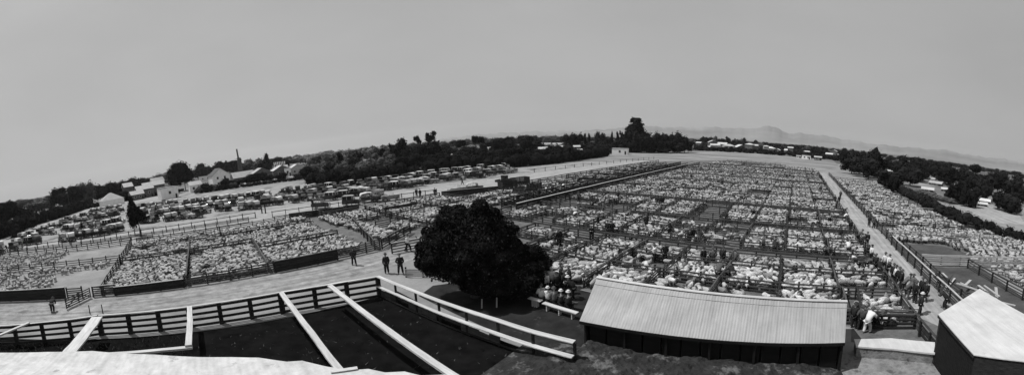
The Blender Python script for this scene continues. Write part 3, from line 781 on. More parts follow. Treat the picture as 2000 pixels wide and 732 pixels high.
for bi, (a0, a1) in enumerate(blocks):
    for ci in range(len(colbb) - 1):
        b0, b1 = colbb[ci], colbb[ci + 1]
        if a1 < 28 and b1 < -18.5: continue
        if a1 < 28 and b0 > -12: a0_ = max(a0, 22.9)
        if a1 < 36 and b1 < -20: 
            if b0 < -28.6 or (a1 < 32 and b0 < -24): continue
        if a1 < 28 and b0 > 3.5: continue
        rr = random.Random(bi * 40 + ci * 3)
        q = rr.random()
        dens, drop = .96, .05
        if a0 > 37 and a0 < 47 and b0 in (-14.3, -9.7): dens, drop = .55, .6
        elif q < .06 and a0 > 37: continue
        elif q < .2: dens, drop = .6, .35
        pl = 'the %s-tier pen %s from the lane beyond the shed' % (ordn(bi), ordn(len(colbb) - 2 - ci))
        fill(a0, a1, b0, b1, pl, dens, bi * 12 + ci, drop=drop)
for (a0, a1) in ((75, 77.6), (89.4, 92), (104, 106.6), (119, 121.6), (134, 136.6)):
    for ci in range(len(colbb) - 1):
        if (ci + int(a0)) % 3: fill(a0, a1, colbb[ci], colbb[ci + 1], 'sheep in the far drafting lanes', .8, ci, drop=.2)
fill(22.2, 26.9, 5.0, 8.4, 'the small bright pen beside the long shed', .97, 3, drop=.0, sx=.80, sy=.50)
def lp(a0, a1, b0, b1, lab, **k): fill(a0, a1, b0, b1, lab, **k)
lp(-12, -3, -50.4, -37.3, 'sheep packed in the front left pen behind the board wall and rails', seed=1, dens=.98, drop=.02)
lp(-2.8, 5.7, -50.4, -37.3, 'sheep packed in the front pen of the left yards behind the open rails', seed=2, drop=.06)
lp(6.1, 12.9, -46.2, -37.1, 'sheep packed behind the solid black board wall', seed=3, dens=.98, drop=.02)
lp(12.9, 16.8, -46.2, -38.5, 'sheep packed in the corner pen behind the lone man', seed=4, drop=.04)
lp(-12.5, 2, -59, -50.9, 'sheep in the second row of left pens, left half', seed=5, drop=.12)
lp(2, 16, -58.4, -51.2, 'sheep in the second row of left pens, right half', seed=6, drop=.12)
lp(-12.8, 2, -65.7, -59.6, 'sheep in the back row of left pens, left half', seed=7, drop=.12)
lp(2.2, 17, -65.4, -59.4, 'sheep in the back row of left pens, right half', seed=8, drop=.2)
lp(6.1, 16.5, -51, -46.8, 'sheep in the narrow pen behind the board wall pen', seed=9, drop=.1)
lp(18.8, 27.2, -62, -52.8, 'sheep beyond the slanting divider', seed=10, drop=.06)
lp(19.5, 22.6, -52.3, -39.5, 'sheep just right of the slanting divider', seed=11, drop=.1)
lp(28, 36, -61.8, -57, 'sheep below the parked tourers', seed=12, drop=.1)
lp(36.7, 44, -61.3, -52.7, 'sheep below the pale board wall', seed=13, drop=.1)
lp(28, 35.8, -52, -42, 'sheep in the pen behind the tall dark tree', seed=14, drop=.1)
lp(36.7, 42, -52, -44, 'sheep behind the tall dark tree near the race', seed=15, drop=.15)
lp(-46, -25, -66.5, -52.8, 'loose sheep in the far left yard behind the rails', seed=16, dens=.7, drop=.2, sx=1.2, sy=.75)
lp(-27, -19, -52.0, -38, 'loose sheep in the far left yard behind the dark board wall', seed=17, dens=.75, drop=.15, sx=1.15, sy=.7)
lp(-45, -27, -52.0, -38, 'loose sheep at the left edge of the far left yard', seed=18, dens=.75, drop=.15, sx=1.15, sy=.7)
lp(-19, -14, -52, -49.5, 'few sheep lined along the rails of the empty dirt pen', seed=19, dens=.8, drop=.1, sx=1.2, sy=.8)
for i, a in enumerate((62, 70, 82, 94, 106, 118, 130)):
    lp(a + .3, a + 7.6, -56.6, -49.5, 'sheep beside the pale road', seed=20 + i, drop=.2)
    lp(a + .3, a + 7.6, -48.5, -44.5, 'sheep beside the race', seed=30 + i, drop=.2)
lp(49.6, 55.8, 13.4, 29.8, 'sheep of the right yards just beyond the dark grass', seed=40, drop=.15)
lp(56.3, 63.8, 13.4, 29.2, 'sheep of the right yards', seed=41, drop=.2)
lp(64.3, 72.8, 13.4, 28.8, 'sheep of the right yards', seed=42, drop=.2, dens=.7)
for i, (a0, a1) in enumerate(((73.3, 82.6), (83.5, 94.6), (95.5, 109.5), (110.5, 129))): lp(a0, a1, 13.4, 27, 'sheep of the right yards', seed=43 + i, drop=.25, dens=.8)
lp(46.3, 49, 13.5, 21, 'sheep along the upper edge of the dark grass', seed=70, drop=.1)
lp(37, 48.9, 20.5, 33, 'bright sheep massed to the right of the dark grass', seed=48, drop=.08, sx=.95, sy=.6)
lp(42, 56, 30, 36, 'bright sheep massed by the scrub', seed=49, drop=.15, sx=.95, sy=.6)
lp(36.9, 45, 33, 41, 'bright sheep massed at the far right', seed=50, drop=.15, sx=.95, sy=.6)
lp(36.9, 42, -38.4, -43.8, 'x', seed=1) if False else None
lp(45, 60.5, -55.5, -43.8, 'sheep in the pens at the start of the race', seed=60, drop=.2)
lp(42.5, 45, -60, -45, 'sheep in the narrow pen before the race', seed=61, drop=.2)
lp(28, 36, -56.5, -52.8, 'sheep behind the short dark board wall', seed=62, drop=.1)
lp(22.9, 27.2, -48, -42, 'few sheep beside the empty patch left of the tall tree', seed=63, drop=.5)
lp(27, 35.8, 21.5, 33, 'sheep of the outer right yard below the double rail fence', seed=64, drop=.2, sx=.95, sy=.6)
lp(20, 27, 20.8, 27.5, 'pale sheep in the outer right pen behind the small shed', seed=51, drop=.2, dens=.8, sx=1.1, sy=.7)
lp(14, 24, 22, 27, 'pale sheep in the outer right pen nearest the small shed', seed=52, drop=.2, dens=.8, sx=1.1, sy=.7)

def hidden(a, b):
    p = AB(a, b, .6); x, y = topx(p)
    if x < 3 or x > 1997 or y > 728: return True
    if 830 < x < 1030 and 415 < y < 600: return True
    if 800 < x < 1060 and 440 < y < 590: return True
    yr = 543 + (x - 1165) * 47 / 490
    if 1150 < x < 1655 and y > yr: return True
    if x > 1840 and y > 570 + (abs(x - 1910)) * .7: return True
    return False
sheep.sort(key=lambda s: math.hypot(s[0], s[1]) + (1e4 if hidden(s[0], s[1]) else 0))
near, rest = sheep[:300], sheep[300:]
for i, (a, b, hd, sc, lab) in enumerate(near):
    hk = (i * 7 + int(a * 37)) % 20
    o = link('sheep', HI[hk], None, AB(a, b), hd, (sc, sc, sc))
    pos = lab[1] + ' ' + lab[2] if lab[1] != 'middle' or lab[2] != 'centre' else 'very middle'
    l0 = lab[0] if lab[0].startswith('the ') else 'the pen of ' + lab[0]
    tag(o, '%s sheep, %s of %s' % (('white', 'white', 'greyish', 'white', 'dirty')[hk % 5], pos, l0), 'sheep', 'sheep penned in the saleyards')
V = []; FA = []; MI = []; off = 0
arrs = []
for mb in LO:
    arrs.append((np.array(mb.v), mb.f, np.array(mb.mi)))
sel = rng.integers(0, 4, len(rest))
tot = [np.array([len(f) for f in m[1]]) for m in arrs]
flat = [np.array([i for f in m[1] for i in f]) for m in arrs]
loops = []; sizes = []
for (a, b, hd, sc, lab), k in zip(rest, sel):
    v = arrs[k][0]; c, s = math.cos(hd), math.sin(hd); p = AB(a, b)
    q = np.empty_like(v); q[:, 0] = (v[:, 0] * c - v[:, 1] * s) * sc + p.x; q[:, 1] = (v[:, 0] * s + v[:, 1] * c) * sc + p.y; q[:, 2] = v[:, 2] * sc
    V.append(q); loops.append(flat[k] + off); sizes.append(tot[k]); mi_ = arrs[k][2].copy(); mi_[mi_ == 0] = (0, 0, 2, 0, 3, 2, 0)[int(abs(a * 131 + b * 57)) % 7]; MI.append(mi_); off += len(v)
V = np.concatenate(V); loops = np.concatenate(loops); sizes = np.concatenate(sizes); MI = np.concatenate(MI)
me = bpy.data.meshes.new('flock_of_sheep')
me.vertices.add(len(V)); me.vertices.foreach_set('co', V.ravel())
me.loops.add(len(loops)); me.loops.foreach_set('vertex_index', loops.astype(np.int32))
me.polygons.add(len(sizes)); st = np.concatenate([[0], np.cumsum(sizes)[:-1]]).astype(np.int32)
me.polygons.foreach_set('loop_start', st)
me.materials.append(M['wool']); me.materials.append(M['sheep_face']); me.materials.append(M['wool_grey']); me.materials.append(M['wool_dirty'])
me.polygons.foreach_set('material_index', MI.astype(np.int32))
me.update(calc_edges=True); me.validate()
o = link('flock_of_sheep', me); o['kind'] = 'stuff'
tag(o, 'thousands of pale sheep filling the further pens of the saleyards', 'sheep')
print('sheep', len(sheep), 'stuff faces', len(sizes))

# ------------------------------------------------------------------ people
def skin(name, verts, edges, rad, mats, sub=1):
    me = bpy.data.meshes.new('tmp'); me.from_pydata([tuple(v) for v in verts], edges, [])
    o = bpy.data.objects.new('tmp', me); COL.objects.link(o)
    md = o.modifiers.new('s', 'SKIN')
    if len(me.skin_vertices) == 0: raise RuntimeError('no skin layer')
    for i, sv in enumerate(me.skin_vertices[0].data):
        q = rad[i]; sv.radius = (q, q) if not isinstance(q, tuple) else q
        sv.use_root = i == 0
    m2 = o.modifiers.new('u', 'SUBSURF'); m2.levels = sub; m2.render_levels = sub
    dg = bpy.context.evaluated_depsgraph_get(); dg.update()
    out = bpy.data.meshes.new_from_object(o.evaluated_get(dg)); out.name = name
    out.materials.clear(); out.materials.append(M[mats])
    out.polygons.foreach_set('use_smooth', [True] * len(out.polygons))
    bpy.data.objects.remove(o); bpy.data.meshes.remove(me)
    return out
def v3(*a): return Vector(a)
POSES = {
    # joints: pelvis, chest, neck, headc, (shoulder, elbow, wrist) L/R, (hip, knee, ankle) L/R ; +x is forward, y left
    'stand': dict(pel=v3(0, 0, .93), che=v3(0, 0, 1.30), nek=v3(0, 0, 1.49), hed=v3(.02, 0, 1.63), L=[v3(0, .19, 1.41), v3(-.02, .25, 1.12), v3(.05, .24, .87)], R=[v3(0, -.19, 1.41), v3(-.03, -.26, 1.12), v3(.06, -.22, .88)], l=[v3(0, .10, .90), v3(.02, .11, .49), v3(0, .12, .07)], r=[v3(0, -.10, .90), v3(.04, -.11, .49), v3(.02, -.14, .07)]),
    'walk': dict(pel=v3(0, 0, .92), che=v3(.03, 0, 1.29), nek=v3(.05, 0, 1.48), hed=v3(.08, 0, 1.61), L=[v3(.03, .19, 1.40), v3(-.12, .24, 1.14), v3(-.14, .24, .89)], R=[v3(.03, -.19, 1.40), v3(.10, -.25, 1.13), v3(.27, -.22, .95)], l=[v3(0, .10, .89), v3(.22, .11, .50), v3(.26, .11, .08)], r=[v3(0, -.10, .89), v3(-.06, -.11, .48), v3(-.30, -.12, .12)]),
    'pockets': dict(pel=v3(0, 0, .93), che=v3(-.02, 0, 1.30), nek=v3(-.01, 0, 1.49), hed=v3(.03, 0, 1.62), L=[v3(0, .19, 1.41), v3(-.10, .33, 1.15), v3(.07, .20, .96)], R=[v3(0, -.19, 1.41), v3(-.10, -.33, 1.15), v3(.07, -.20, .96)], l=[v3(0, .10, .90), v3(.02, .15, .49), v3(0, .19, .07)], r=[v3(0, -.10, .90), v3(.02, -.15, .49), v3(0, -.19, .07)]),
    'lean': dict(pel=v3(-.22, 0, .90), che=v3(.06, 0, 1.20), nek=v3(.20, 0, 1.34), hed=v3(.28, 0, 1.46), L=[v3(.14, .19, 1.27), v3(.26, .27, 1.05), v3(.47, .12, 1.10)], R=[v3(.14, -.19, 1.27), v3(.26, -.27, 1.05), v3(.47, -.12, 1.12)], l=[v3(-.22, .10, .87), v3(-.16, .12, .47), v3(-.28, .12, .07)], r=[v3(-.22, -.10, .87), v3(-.02, -.12, .49), v3(-.02, -.13, .07)]),
    'sit': dict(pel=v3(0, 0, .56), che=v3(.04, 0, .93), nek=v3(.08, 0, 1.11), hed=v3(.13, 0, 1.24), L=[v3(.06, .19, 1.03), v3(.14, .25, .76), v3(.36, .16, .68)], R=[v3(.06, -.19, 1.03), v3(.14, -.25, .76), v3(.36, -.14, .68)], l=[v3(.02, .10, .53), v3(.44, .13, .51), v3(.40, .13, .07)], r=[v3(.02, -.10, .53), v3(.44, -.13, .51), v3(.46, -.13, .07)]),
    'point': dict(pel=v3(0, 0, .93), che=v3(0, 0, 1.30), nek=v3(.02, 0, 1.48), hed=v3(.05, 0, 1.61), L=[v3(0, .19, 1.41), v3(.24, .32, 1.33), v3(.48, .22, 1.28)], R=[v3(0, -.19, 1.41), v3(-.05, -.27, 1.13), v3(.08, -.26, .90)], l=[v3(0, .10, .90), v3(.10, .12, .50), v3(.10, .13, .07)], r=[v3(0, -.10, .90), v3(-.05, -.12, .49), v3(-.16, -.14, .07)]),
    'bend': dict(pel=v3(-.12, 0, .88), che=v3(.24, 0, 1.06), nek=v3(.42, 0, 1.10), hed=v3(.54, 0, 1.12), L=[v3(.34, .19, 1.04), v3(.40, .22, .78), v3(.50, .14, .58)], R=[v3(.34, -.19, 1.04), v3(.42, -.22, .78), v3(.52, -.12, .60)], l=[v3(-.12, .10, .85), v3(.02, .13, .47), v3(-.08, .13, .07)], r=[v3(-.12, -.10, .85), v3(-.02, -.13, .46), v3(-.18, -.13, .07)]),
}
PB = {}
def person_parts(pose):
    if pose in PB: return PB[pose]
    P = POSES[pose]
    V_, E_, R_ = [P['pel'], P['pel'].lerp(P['che'], .5), P['che'], P['nek'], P['hed'] - v3(0, 0, .05), P['hed'] + v3(0, 0, .06)], [(0, 1), (1, 2), (2, 3), (3, 4), (4, 5)], [(.14, .11), (.13, .10), (.16, .11), .055, (.075, .085), (.07, .085)]
    def chain(root, pts, rad):
        last = root
        for q, r_ in zip(pts, rad):
            V_.append(q); R_.append(r_); E_.append((last, len(V_) - 1)); last = len(V_) - 1
        return last
    for side, k in (('L', 1), ('R', -1)):
        A = P[side]; fw = (A[2] - A[1]).normalized()
        e = chain(2, [A[0], A[1], A[2], A[2] + fw * .06], [.06, .046, .032, (.038, .02)])
        hb = A[2] + fw * .08
        sdv = fw.cross(v3(0, 1, 0)); sdv = sdv.normalized() if sdv.length > .1 else v3(1, 0, 0)
        for j in range(4):
            o_ = sdv * ((j - 1.5) * .02); ln = (.065, .08, .074, .055)[j]
            chain(e, [hb + o_, hb + o_ + fw * ln * .6, hb + o_ + fw * ln - v3(0, k * .02, 0)], [.010, .009, .008])
        chain(e, [A[2] + fw * .03 + sdv * .035, A[2] + fw * .06 + sdv * .06], [.011, .009])
    for side in 'lr':
        A = P[side]
        chain(0, [A[0], A[1], A[2], A[2] + v3(.10, 0, -.035), A[2] + v3(.19, 0, -.045)], [.085, .055, .04, .04, .03])
    body = skin('body', V_, E_, R_, 'skin')
    # face: nose, ears, eyes and brow folded into the same mesh
    bm_ = MB(); bm_.v = [tuple(v.co) for v in body.vertices]; bm_.f = [tuple(p.vertices) for p in body.polygons]; bm_.mi = [0] * len(bm_.f)
    h = P['hed']
    bm_.tube([h + v3(.075, 0, .03), h + v3(.105, 0, -.01)], [.012, .018], 5)
    bm_.tube([h + v3(.07, -.022, -.045), h + v3(.078, 0, -.045), h + v3(.07, .022, -.045)], [.006, .009, .006], 4, 1)
    for s_ in (-1, 1):
        bm_.tube([h + v3(0, .078 * s_, .02), h + v3(-.01, .095 * s_, 0), h + v3(0, .08 * s_, -.03)], [.012, .016, .01], 5)
        bm_.tube([h + v3(.075, .022 * s_, .025), h + v3(.078, .04 * s_, .025)], [.008, .008], 4, 1)
    body = bm_.mesh('body', ['skin', 'hat_felt'], True)
    # clothes
    V_, E_, R_ = [P['pel'] + v3(0, 0, -.10), P['pel'].lerp(P['che'], .45), P['che'] + v3(0, 0, .02), P['nek'] - v3(0, 0, .02)], [(0, 1), (1, 2), (2, 3)], [(.235, .19), (.20, .17), (.225, .175), .085]
    for side in 'LR':
        A = P[side]; chain(2, [A[0], A[1], A[1].lerp(A[2], .92)], [.105, .085, .068])
    jacket = skin('jacket', V_, E_, R_, 'cloth_black')
    V_, E_, R_ = [P['pel'] + v3(0, 0, .03)], [], [(.19, .16)]
    for side in 'lr':
        A = P[side]; chain(0, [A[0] + v3(0, 0, -.05), A[1], A[2] + v3(0, 0, .02)], [.13, .105, .09])
    trousers = skin('trousers', V_, E_, R_, 'cloth_black')
    shoes = []
    for side in 'lr':
        mb = MB(); A = P[side]; mb.tube([A[2] + v3(-.05, 0, -.035), A[2] + v3(.03, 0, -.02), A[2] + v3(.13, 0, -.035), A[2] + v3(.21, 0, -.045)], [.04, .055, .05, .025], 8, sy=.7)
        shoes.append(mb.mesh('shoe', 'rubber', True))
    mb = MB(); c = P['hed'] + v3(-.005, 0, .085)
    rings = []
    for rad, z in ((.10, -.012), (.165, -.005), (.165, .0), (.105, .012), (.10, .07), (.085, .10), (.03, .095)):
        rings.append([c + v3(math.cos(t) * rad * 1.1, math.sin(t) * rad, z) for t in [2 * math.pi * k / 12 for k in range(12)]])
    mb.loft(rings); hat = mb.mesh('hat', 'hat_felt', True)
    PB[pose] = (body, jacket, trousers, shoes, hat); return PB[pose]
VAR = {}
def remat(me, m):
    k = (me.name, m)
    if k not in VAR:
        c = me.copy(); c.materials.clear(); c.materials.append(M[m]); VAR[k] = c
    return VAR[k]
def person(x, y, pose, face, lab, jk='cloth_black', tr='cloth_black', ht='hat_felt', z=0, sc=None, group=None):
    """face: bearing in degrees relative to looking towards the camera (0 = faces camera, 180 = back turned)"""
    p = W(x, y, z)
    body, jacket, trousers, shoes, hat = person_parts(pose)
    az = math.atan2(-p.y, -p.x) + math.radians(face)
    t = thing('person', lab, 'person', p, az, group)
    s = sc or (1.05 + .04 * math.sin(x * 3.7))
    t.scale = (s, s, s)
    link('body', body, t); link('jacket' if jk != 'cloth_white' else 'shirt', remat(jacket, jk), t); link('trousers', remat(trousers, tr), t); link('shoe', shoes[0], t); link('shoe', shoes[1], t); link('hat', remat(hat, ht), t)
    return t
B_, Gy, Wh = 'cloth_black', 'cloth_grey', 'cloth_white'
PEOPLE = [
 (692, 518, 'pockets', 160, 'lone man in a dark suit standing before the front rails of the left yards', B_, B_),
 (756, 534, 'stand', 190, 'man in a dark suit with his back turned, left of two above the pit corner', B_, B_),
 (783, 535, 'pockets', 175, 'broad man in a dark coat, right of two above the pit corner', B_, B_),
 (797, 491, 'walk', 60, 'man in pale shirt and dark trousers walking left of the dark tree', Wh, B_),
 (1077, 479, 'lean', 150, 'man with a pale sleeve stooping beside a heavy man right of the dark tree', Gy, B_),
 (1092, 481, 'pockets', 200, 'heavy man in a black coat standing in the alley right of the dark tree', B_, B_),
 (1187, 461, 'stand', 170, 'man in black, left of a close pair by the alley fence', B_, B_),
 (1195, 461, 'pockets', 200, 'man in a black coat, right of a close pair by the alley fence', B_, B_),
 (1234, 480, 'bend', 90, 'man bending low at the alley rails right of the close pair', B_, B_),
 (1278, 513, 'point', -60, 'man in white shirt sleeves and dark vest standing on the pen rails', Wh, B_),
 (1298, 514, 'pockets', 20, 'man in a black suit standing beside the man in white sleeves', B_, B_),
 (1373, 521, 'stand', 30, 'man with a white shirt front under an open dark coat amid the pens', B_, B_),
 (1391, 522, 'pockets', 190, 'man in grey, second of the group behind the long shed', Gy, B_),
 (1410, 520, 'stand', 150, 'man in black at the middle of the group behind the long shed', B_, B_),
 (1436, 523, 'stand', -20, 'man in a pale grey jacket at the right of the group behind the long shed', Gy, B_),
 (1403, 549, 'lean', 160, 'man in a grey coat leaning in front of the group behind the long shed', Gy, B_),
 (1416, 553, 'bend', 20, 'man in black crouching just above the long shed roof', B_, B_),
 (1429, 550, 'bend', 200, 'man in black bent double just above the long shed roof', B_, B_),
 (1283, 403, 'stand', 170, 'left of three dark-coated men standing close in the middle of the main yard', B_, B_),
 (1289, 404, 'pockets', 180, 'middle of three dark-coated men standing close in the middle of the main yard', B_, B_),
 (1294, 404, 'stand', 200, 'right of three dark-coated men standing close in the middle of the main yard', B_, B_),
 (1207, 392, 'stand', 180, 'single dark figure by the cross fence left of the three close men', B_, B_),
 (1453, 396, 'bend', 90, 'small dark figure stooping in a far pen of the main yard', B_, B_),
 (1692, 483, 'stand', 180, 'stout man in a black coat walking alone down the gravel lane', B_, B_),
 (1697, 443, 'stand', -30, 'man in black standing at the right fence of the lane, left of a pair', B_, B_),
 (1706, 446, 'pockets', 40, 'man in grey leaning at the right fence of the lane, right of a pair', Gy, B_),
 (1630, 398, 'stand', 180, 'dark figure far up the lane, left of a pair', B_, B_),
 (1638, 399, 'walk', 10, 'dark figure far up the lane, right of a pair', B_, B_),
 (1678, 474, 'lean', 100, 'man leaning on the left lane fence, left of the stout man', Gy, B_),
 (1683, 484, 'lean', 100, 'man in dark clothes at the left lane fence just beside the stout man', B_, B_),
 (1646, 421, 'bend', 100, 'man bending over the left lane fence below the far pair', B_, B_),
 (1650, 434, 'lean', 110, 'man in a pale shirt leaning over the left lane fence', Wh, B_),
 (1708, 530, 'stand', 170, 'black-coated man standing behind the rails at the top of the lane crowd', B_, B_),
 (1726, 529, 'stand', 200, 'man in a white shirt and dark hat at the top of the lane crowd', Wh, B_),
 (1735, 531, 'walk', 200, 'pale-jacketed man at the top right of the lane crowd', Wh, Gy),
 (1742, 551, 'stand', 150, 'dark man in front of the white-shirted pair in the lane crowd', B_, B_),
 (1753, 562, 'pockets', 180, 'tall man in a long black coat in the middle of the lane crowd', B_, B_),
 (1768, 572, 'lean', 110, 'man in a grey jacket with a pale collar beside the tall black coat', Gy, Gy),
 (1773, 584, 'lean', 100, 'man in mid grey leaning on the rails of the small bright pen', Gy, Gy),
 (1785, 592, 'stand', 130, 'man in black behind the man with outstretched arm', B_, B_),
 (1798, 581, 'stand', 150, 'man in a black coat and cap standing out in the lane', B_, B_),
 (1795, 616, 'point', 110, 'man in a straw hat reaching to the corner of the small bright pen', B_, B_, 'hat_straw'),
 (1829, 563, 'lean', -80, 'man climbing at the timber heap on the right of the lane', B_, B_),
 (1841, 603, 'lean', -100, 'man in dark clothes with raised arm at the fence by the small shed', B_, B_),
 (1666, 641, 'stand', 150, 'dark man at the shed end, leftmost of those before the small bright pen', B_, B_),
 (1681, 645, 'pockets', 190, 'man in a grey coat between the shed end and the man in white', Gy, B_),
 (1695, 649, 'lean', 150, 'man in white shirt and white trousers before the small bright pen', Wh, Wh),
 (1705, 640, 'bend', 60, 'dark man stooping right of the man in white', B_, B_),
 (1668, 522, 'bend', -60, 'man in a white shirt bending in a pen left of the lane crowd', Wh, B_),
 (1678, 532, 'bend', 60, 'dark man stooping beside the bending man in white', B_, B_),
 (1693, 528, 'bend', 120, 'grey man stooping inside the rails near the lane crowd', Gy, B_),
 (1611, 366, 'lean', 100, 'tiny dark man at the far left rails of the lane, upper one', B_, B_),
 (1613, 378, 'lean', 100, 'tiny dark man at the far left rails of the lane, lower one', B_, B_),
 (1602, 377, 'stand', 160, 'tiny dark man just inside the far left rails of the lane', B_, B_),
 (1603, 352, 'stand', 160, 'dark figure at the top end of the lane', B_, B_),
 (1585, 345, 'stand', 120, 'dark figure in the far pens near the lane top', B_, B_),
 (1536, 350, 'stand', 160, 'left of two tiny dark figures in the far pens', B_, B_),
 (1542, 350, 'stand', 200, 'right of two tiny dark figures in the far pens', B_, B_),
 (1320, 334, 'stand', 160, 'left of two far figures beyond the end of the race', B_, B_),
 (1332, 334, 'stand', 200, 'right of two far figures beyond the end of the race', B_, B_),
 (934, 406, 'stand', 160, 'left of two small men just above the dark tree crown', B_, B_),
 (946, 406, 'stand', 200, 'right of two small men just above the dark tree crown', B_, B_),
 (1012, 398, 'pockets', 180, 'dark man standing between the wagons and the race', B_, B_),
 (1030, 393, 'stand', 90, 'dark man at the near end of the race beside a wagon wheel', B_, B_),
 (1053, 389, 'stand', 180, 'dark man leaning at the white-topped race fence', B_, B_),
 (1067, 382, 'walk', 120, 'pale-shirted man in the race beyond the leaning man', Wh, B_),
 (1079, 379, 'stand', 180, 'dark man in the race, third from the wagons', B_, B_),
 (1100, 372, 'lean', 150, 'white-shirted man bending over the race fence', Wh, B_),
 (1130, 362, 'stand', 170, 'dark man standing far along the race', B_, B_),
 (1163, 352, 'stand', 170, 'dark man furthest along the race', B_, B_),
 (903, 361, 'walk', 70, 'lone walker on the pale road above the dark tree', B_, B_),
 (814, 385, 'stand', 160, 'left of two men by the pickets at the road edge', B_, B_),
 (821, 386, 'stand', 200, 'right of two men by the pickets at the road edge', B_, B_),
 (850, 384, 'stand', 180, 'single man by the pickets right of the pair', B_, B_),
 (104, 609, 'bend', 160, 'man in dark clothes stooping at the open gate of the left yards', B_, B_),
 (935, 568, 'stand', 180, 'man half hidden in the shade below the dark tree', Gy, B_),
]
EXTRA = [(1155, 470, 'lean'), (1168, 446, 'stand'), (1225, 430, 'bend'), (1262, 447, 'stand'), (1316, 430, 'lean'), (1345, 474, 'bend'), (1352, 476, 'stand'), (1490, 492, 'stand'), (1512, 495, 'bend'), (1560, 498, 'lean'), (1418, 437, 'stand'), (1470, 425, 'bend'), (1550, 420, 'stand'), (1500, 386, 'stand'), (1560, 372, 'stand'), (1590, 400, 'lean'), (1620, 440, 'bend'), (1612, 505, 'bend'), (1640, 470, 'stand'), (1655, 497, 'lean'), (1240, 372, 'stand'), (1262, 355, 'stand'), (1410, 365, 'stand'), (1430, 346, 'stand'), (1480, 340, 'bend'), (1385, 335, 'stand'), (1350, 352, 'walk'), (1130, 395, 'stand'), (1160, 410, 'lean'), (1122, 430, 'bend'), (1660, 455, 'stand'), (1632, 414, 'stand'), (1641, 388, 'walk'), (1690, 508, 'lean'), (1700, 512, 'stand'), (1716, 540, 'lean'), (1758, 568, 'stand'), (1780, 577, 'pockets'), (1731, 545, 'lean'), (1746, 558, 'stand'), (1805, 590, 'stand')]
for i, (x, y, ps) in enumerate(EXTRA):
    jk = (B_, B_, Gy, B_, Wh)[i % 5]
    a_, b_ = toab(W(x, y)); tier = sum(1 for bb in blocks if bb[1] < a_)
    lab = '%s figure %s, %s tier of pens beyond the long shed, %s of the scattered figures' % ({B_: 'dark', Gy: 'grey', Wh: 'white-shirted'}[jk], {'lean': 'leaning', 'stand': 'standing', 'bend': 'stooping', 'walk': 'walking', 'pockets': 'standing'}[ps], ordn(tier), ordn(i))
    if b_ > 7.5: lab = '%s figure %s by the lane rails, %s from the yard\'s scattered figures' % ({B_: 'dark', Gy: 'grey', Wh: 'white-shirted'}[jk], {'lean': 'leaning', 'stand': 'standing', 'bend': 'stooping', 'walk': 'walking', 'pockets': 'standing'}[ps], ordn(i))
    person(x, y, ps, (i * 67) % 360, lab, jk, B_)
for q in PEOPLE:
    x, y, pose, face, lab, jk, tr = q[:7]
    person(x, y, pose, face, lab, jk, tr, q[7] if len(q) > 7 else 'hat_felt')
seat = [(1046, 592, Gy, 'leftmost seated person in pale grey'), (1058, 596, Wh, 'second seated person from the left, in white'), (1071, 600, Wh, 'third seated person from the left, in white'), (1084, 604, Gy, 'fourth seated person from the left, in grey'), (1097, 608, B_, 'fifth seated person from the left, in black'), (1111, 612, B_, 'rightmost seated person in black')]
for x, y, jk, l in seat:
    person(x, y - 3, 'sit', 180 + (x % 5) * 6, l + ' on the dark bench under the tree', jk, B_, 'hat_straw' if x % 2 else 'hat_felt')
grp = [(1066, 574, Wh, 'person in a white blouse standing nearest the dark tree behind the bench'), (1077, 568, Wh, 'person in a pale shirt standing behind the bench, right of the white blouse'), (1050, 566, B_, 'dark figure standing in the shade at the tree edge behind the bench'), (1088, 576, B_, 'stooping man in black standing behind the middle of the bench'), (1103, 574, B_, 'large man in black standing behind the right half of the bench'), (1116, 584, B_, 'man in black nearest the shed end behind the bench'), (1096, 559, Gy, 'man in grey at the back of the group by the shed end'), (1112, 562, B_, 'dark-hatted man at the back right of the group by the shed end'), (1040, 552, B_, 'dark man standing furthest left behind the tree edge')]
for i, (x, y, jk, l) in enumerate(grp):
    person(x, y, ('stand', 'pockets', 'lean')[i % 3], 150 + 17 * i, l, jk, B_, 'hat_straw' if i % 4 == 1 else 'hat_felt')

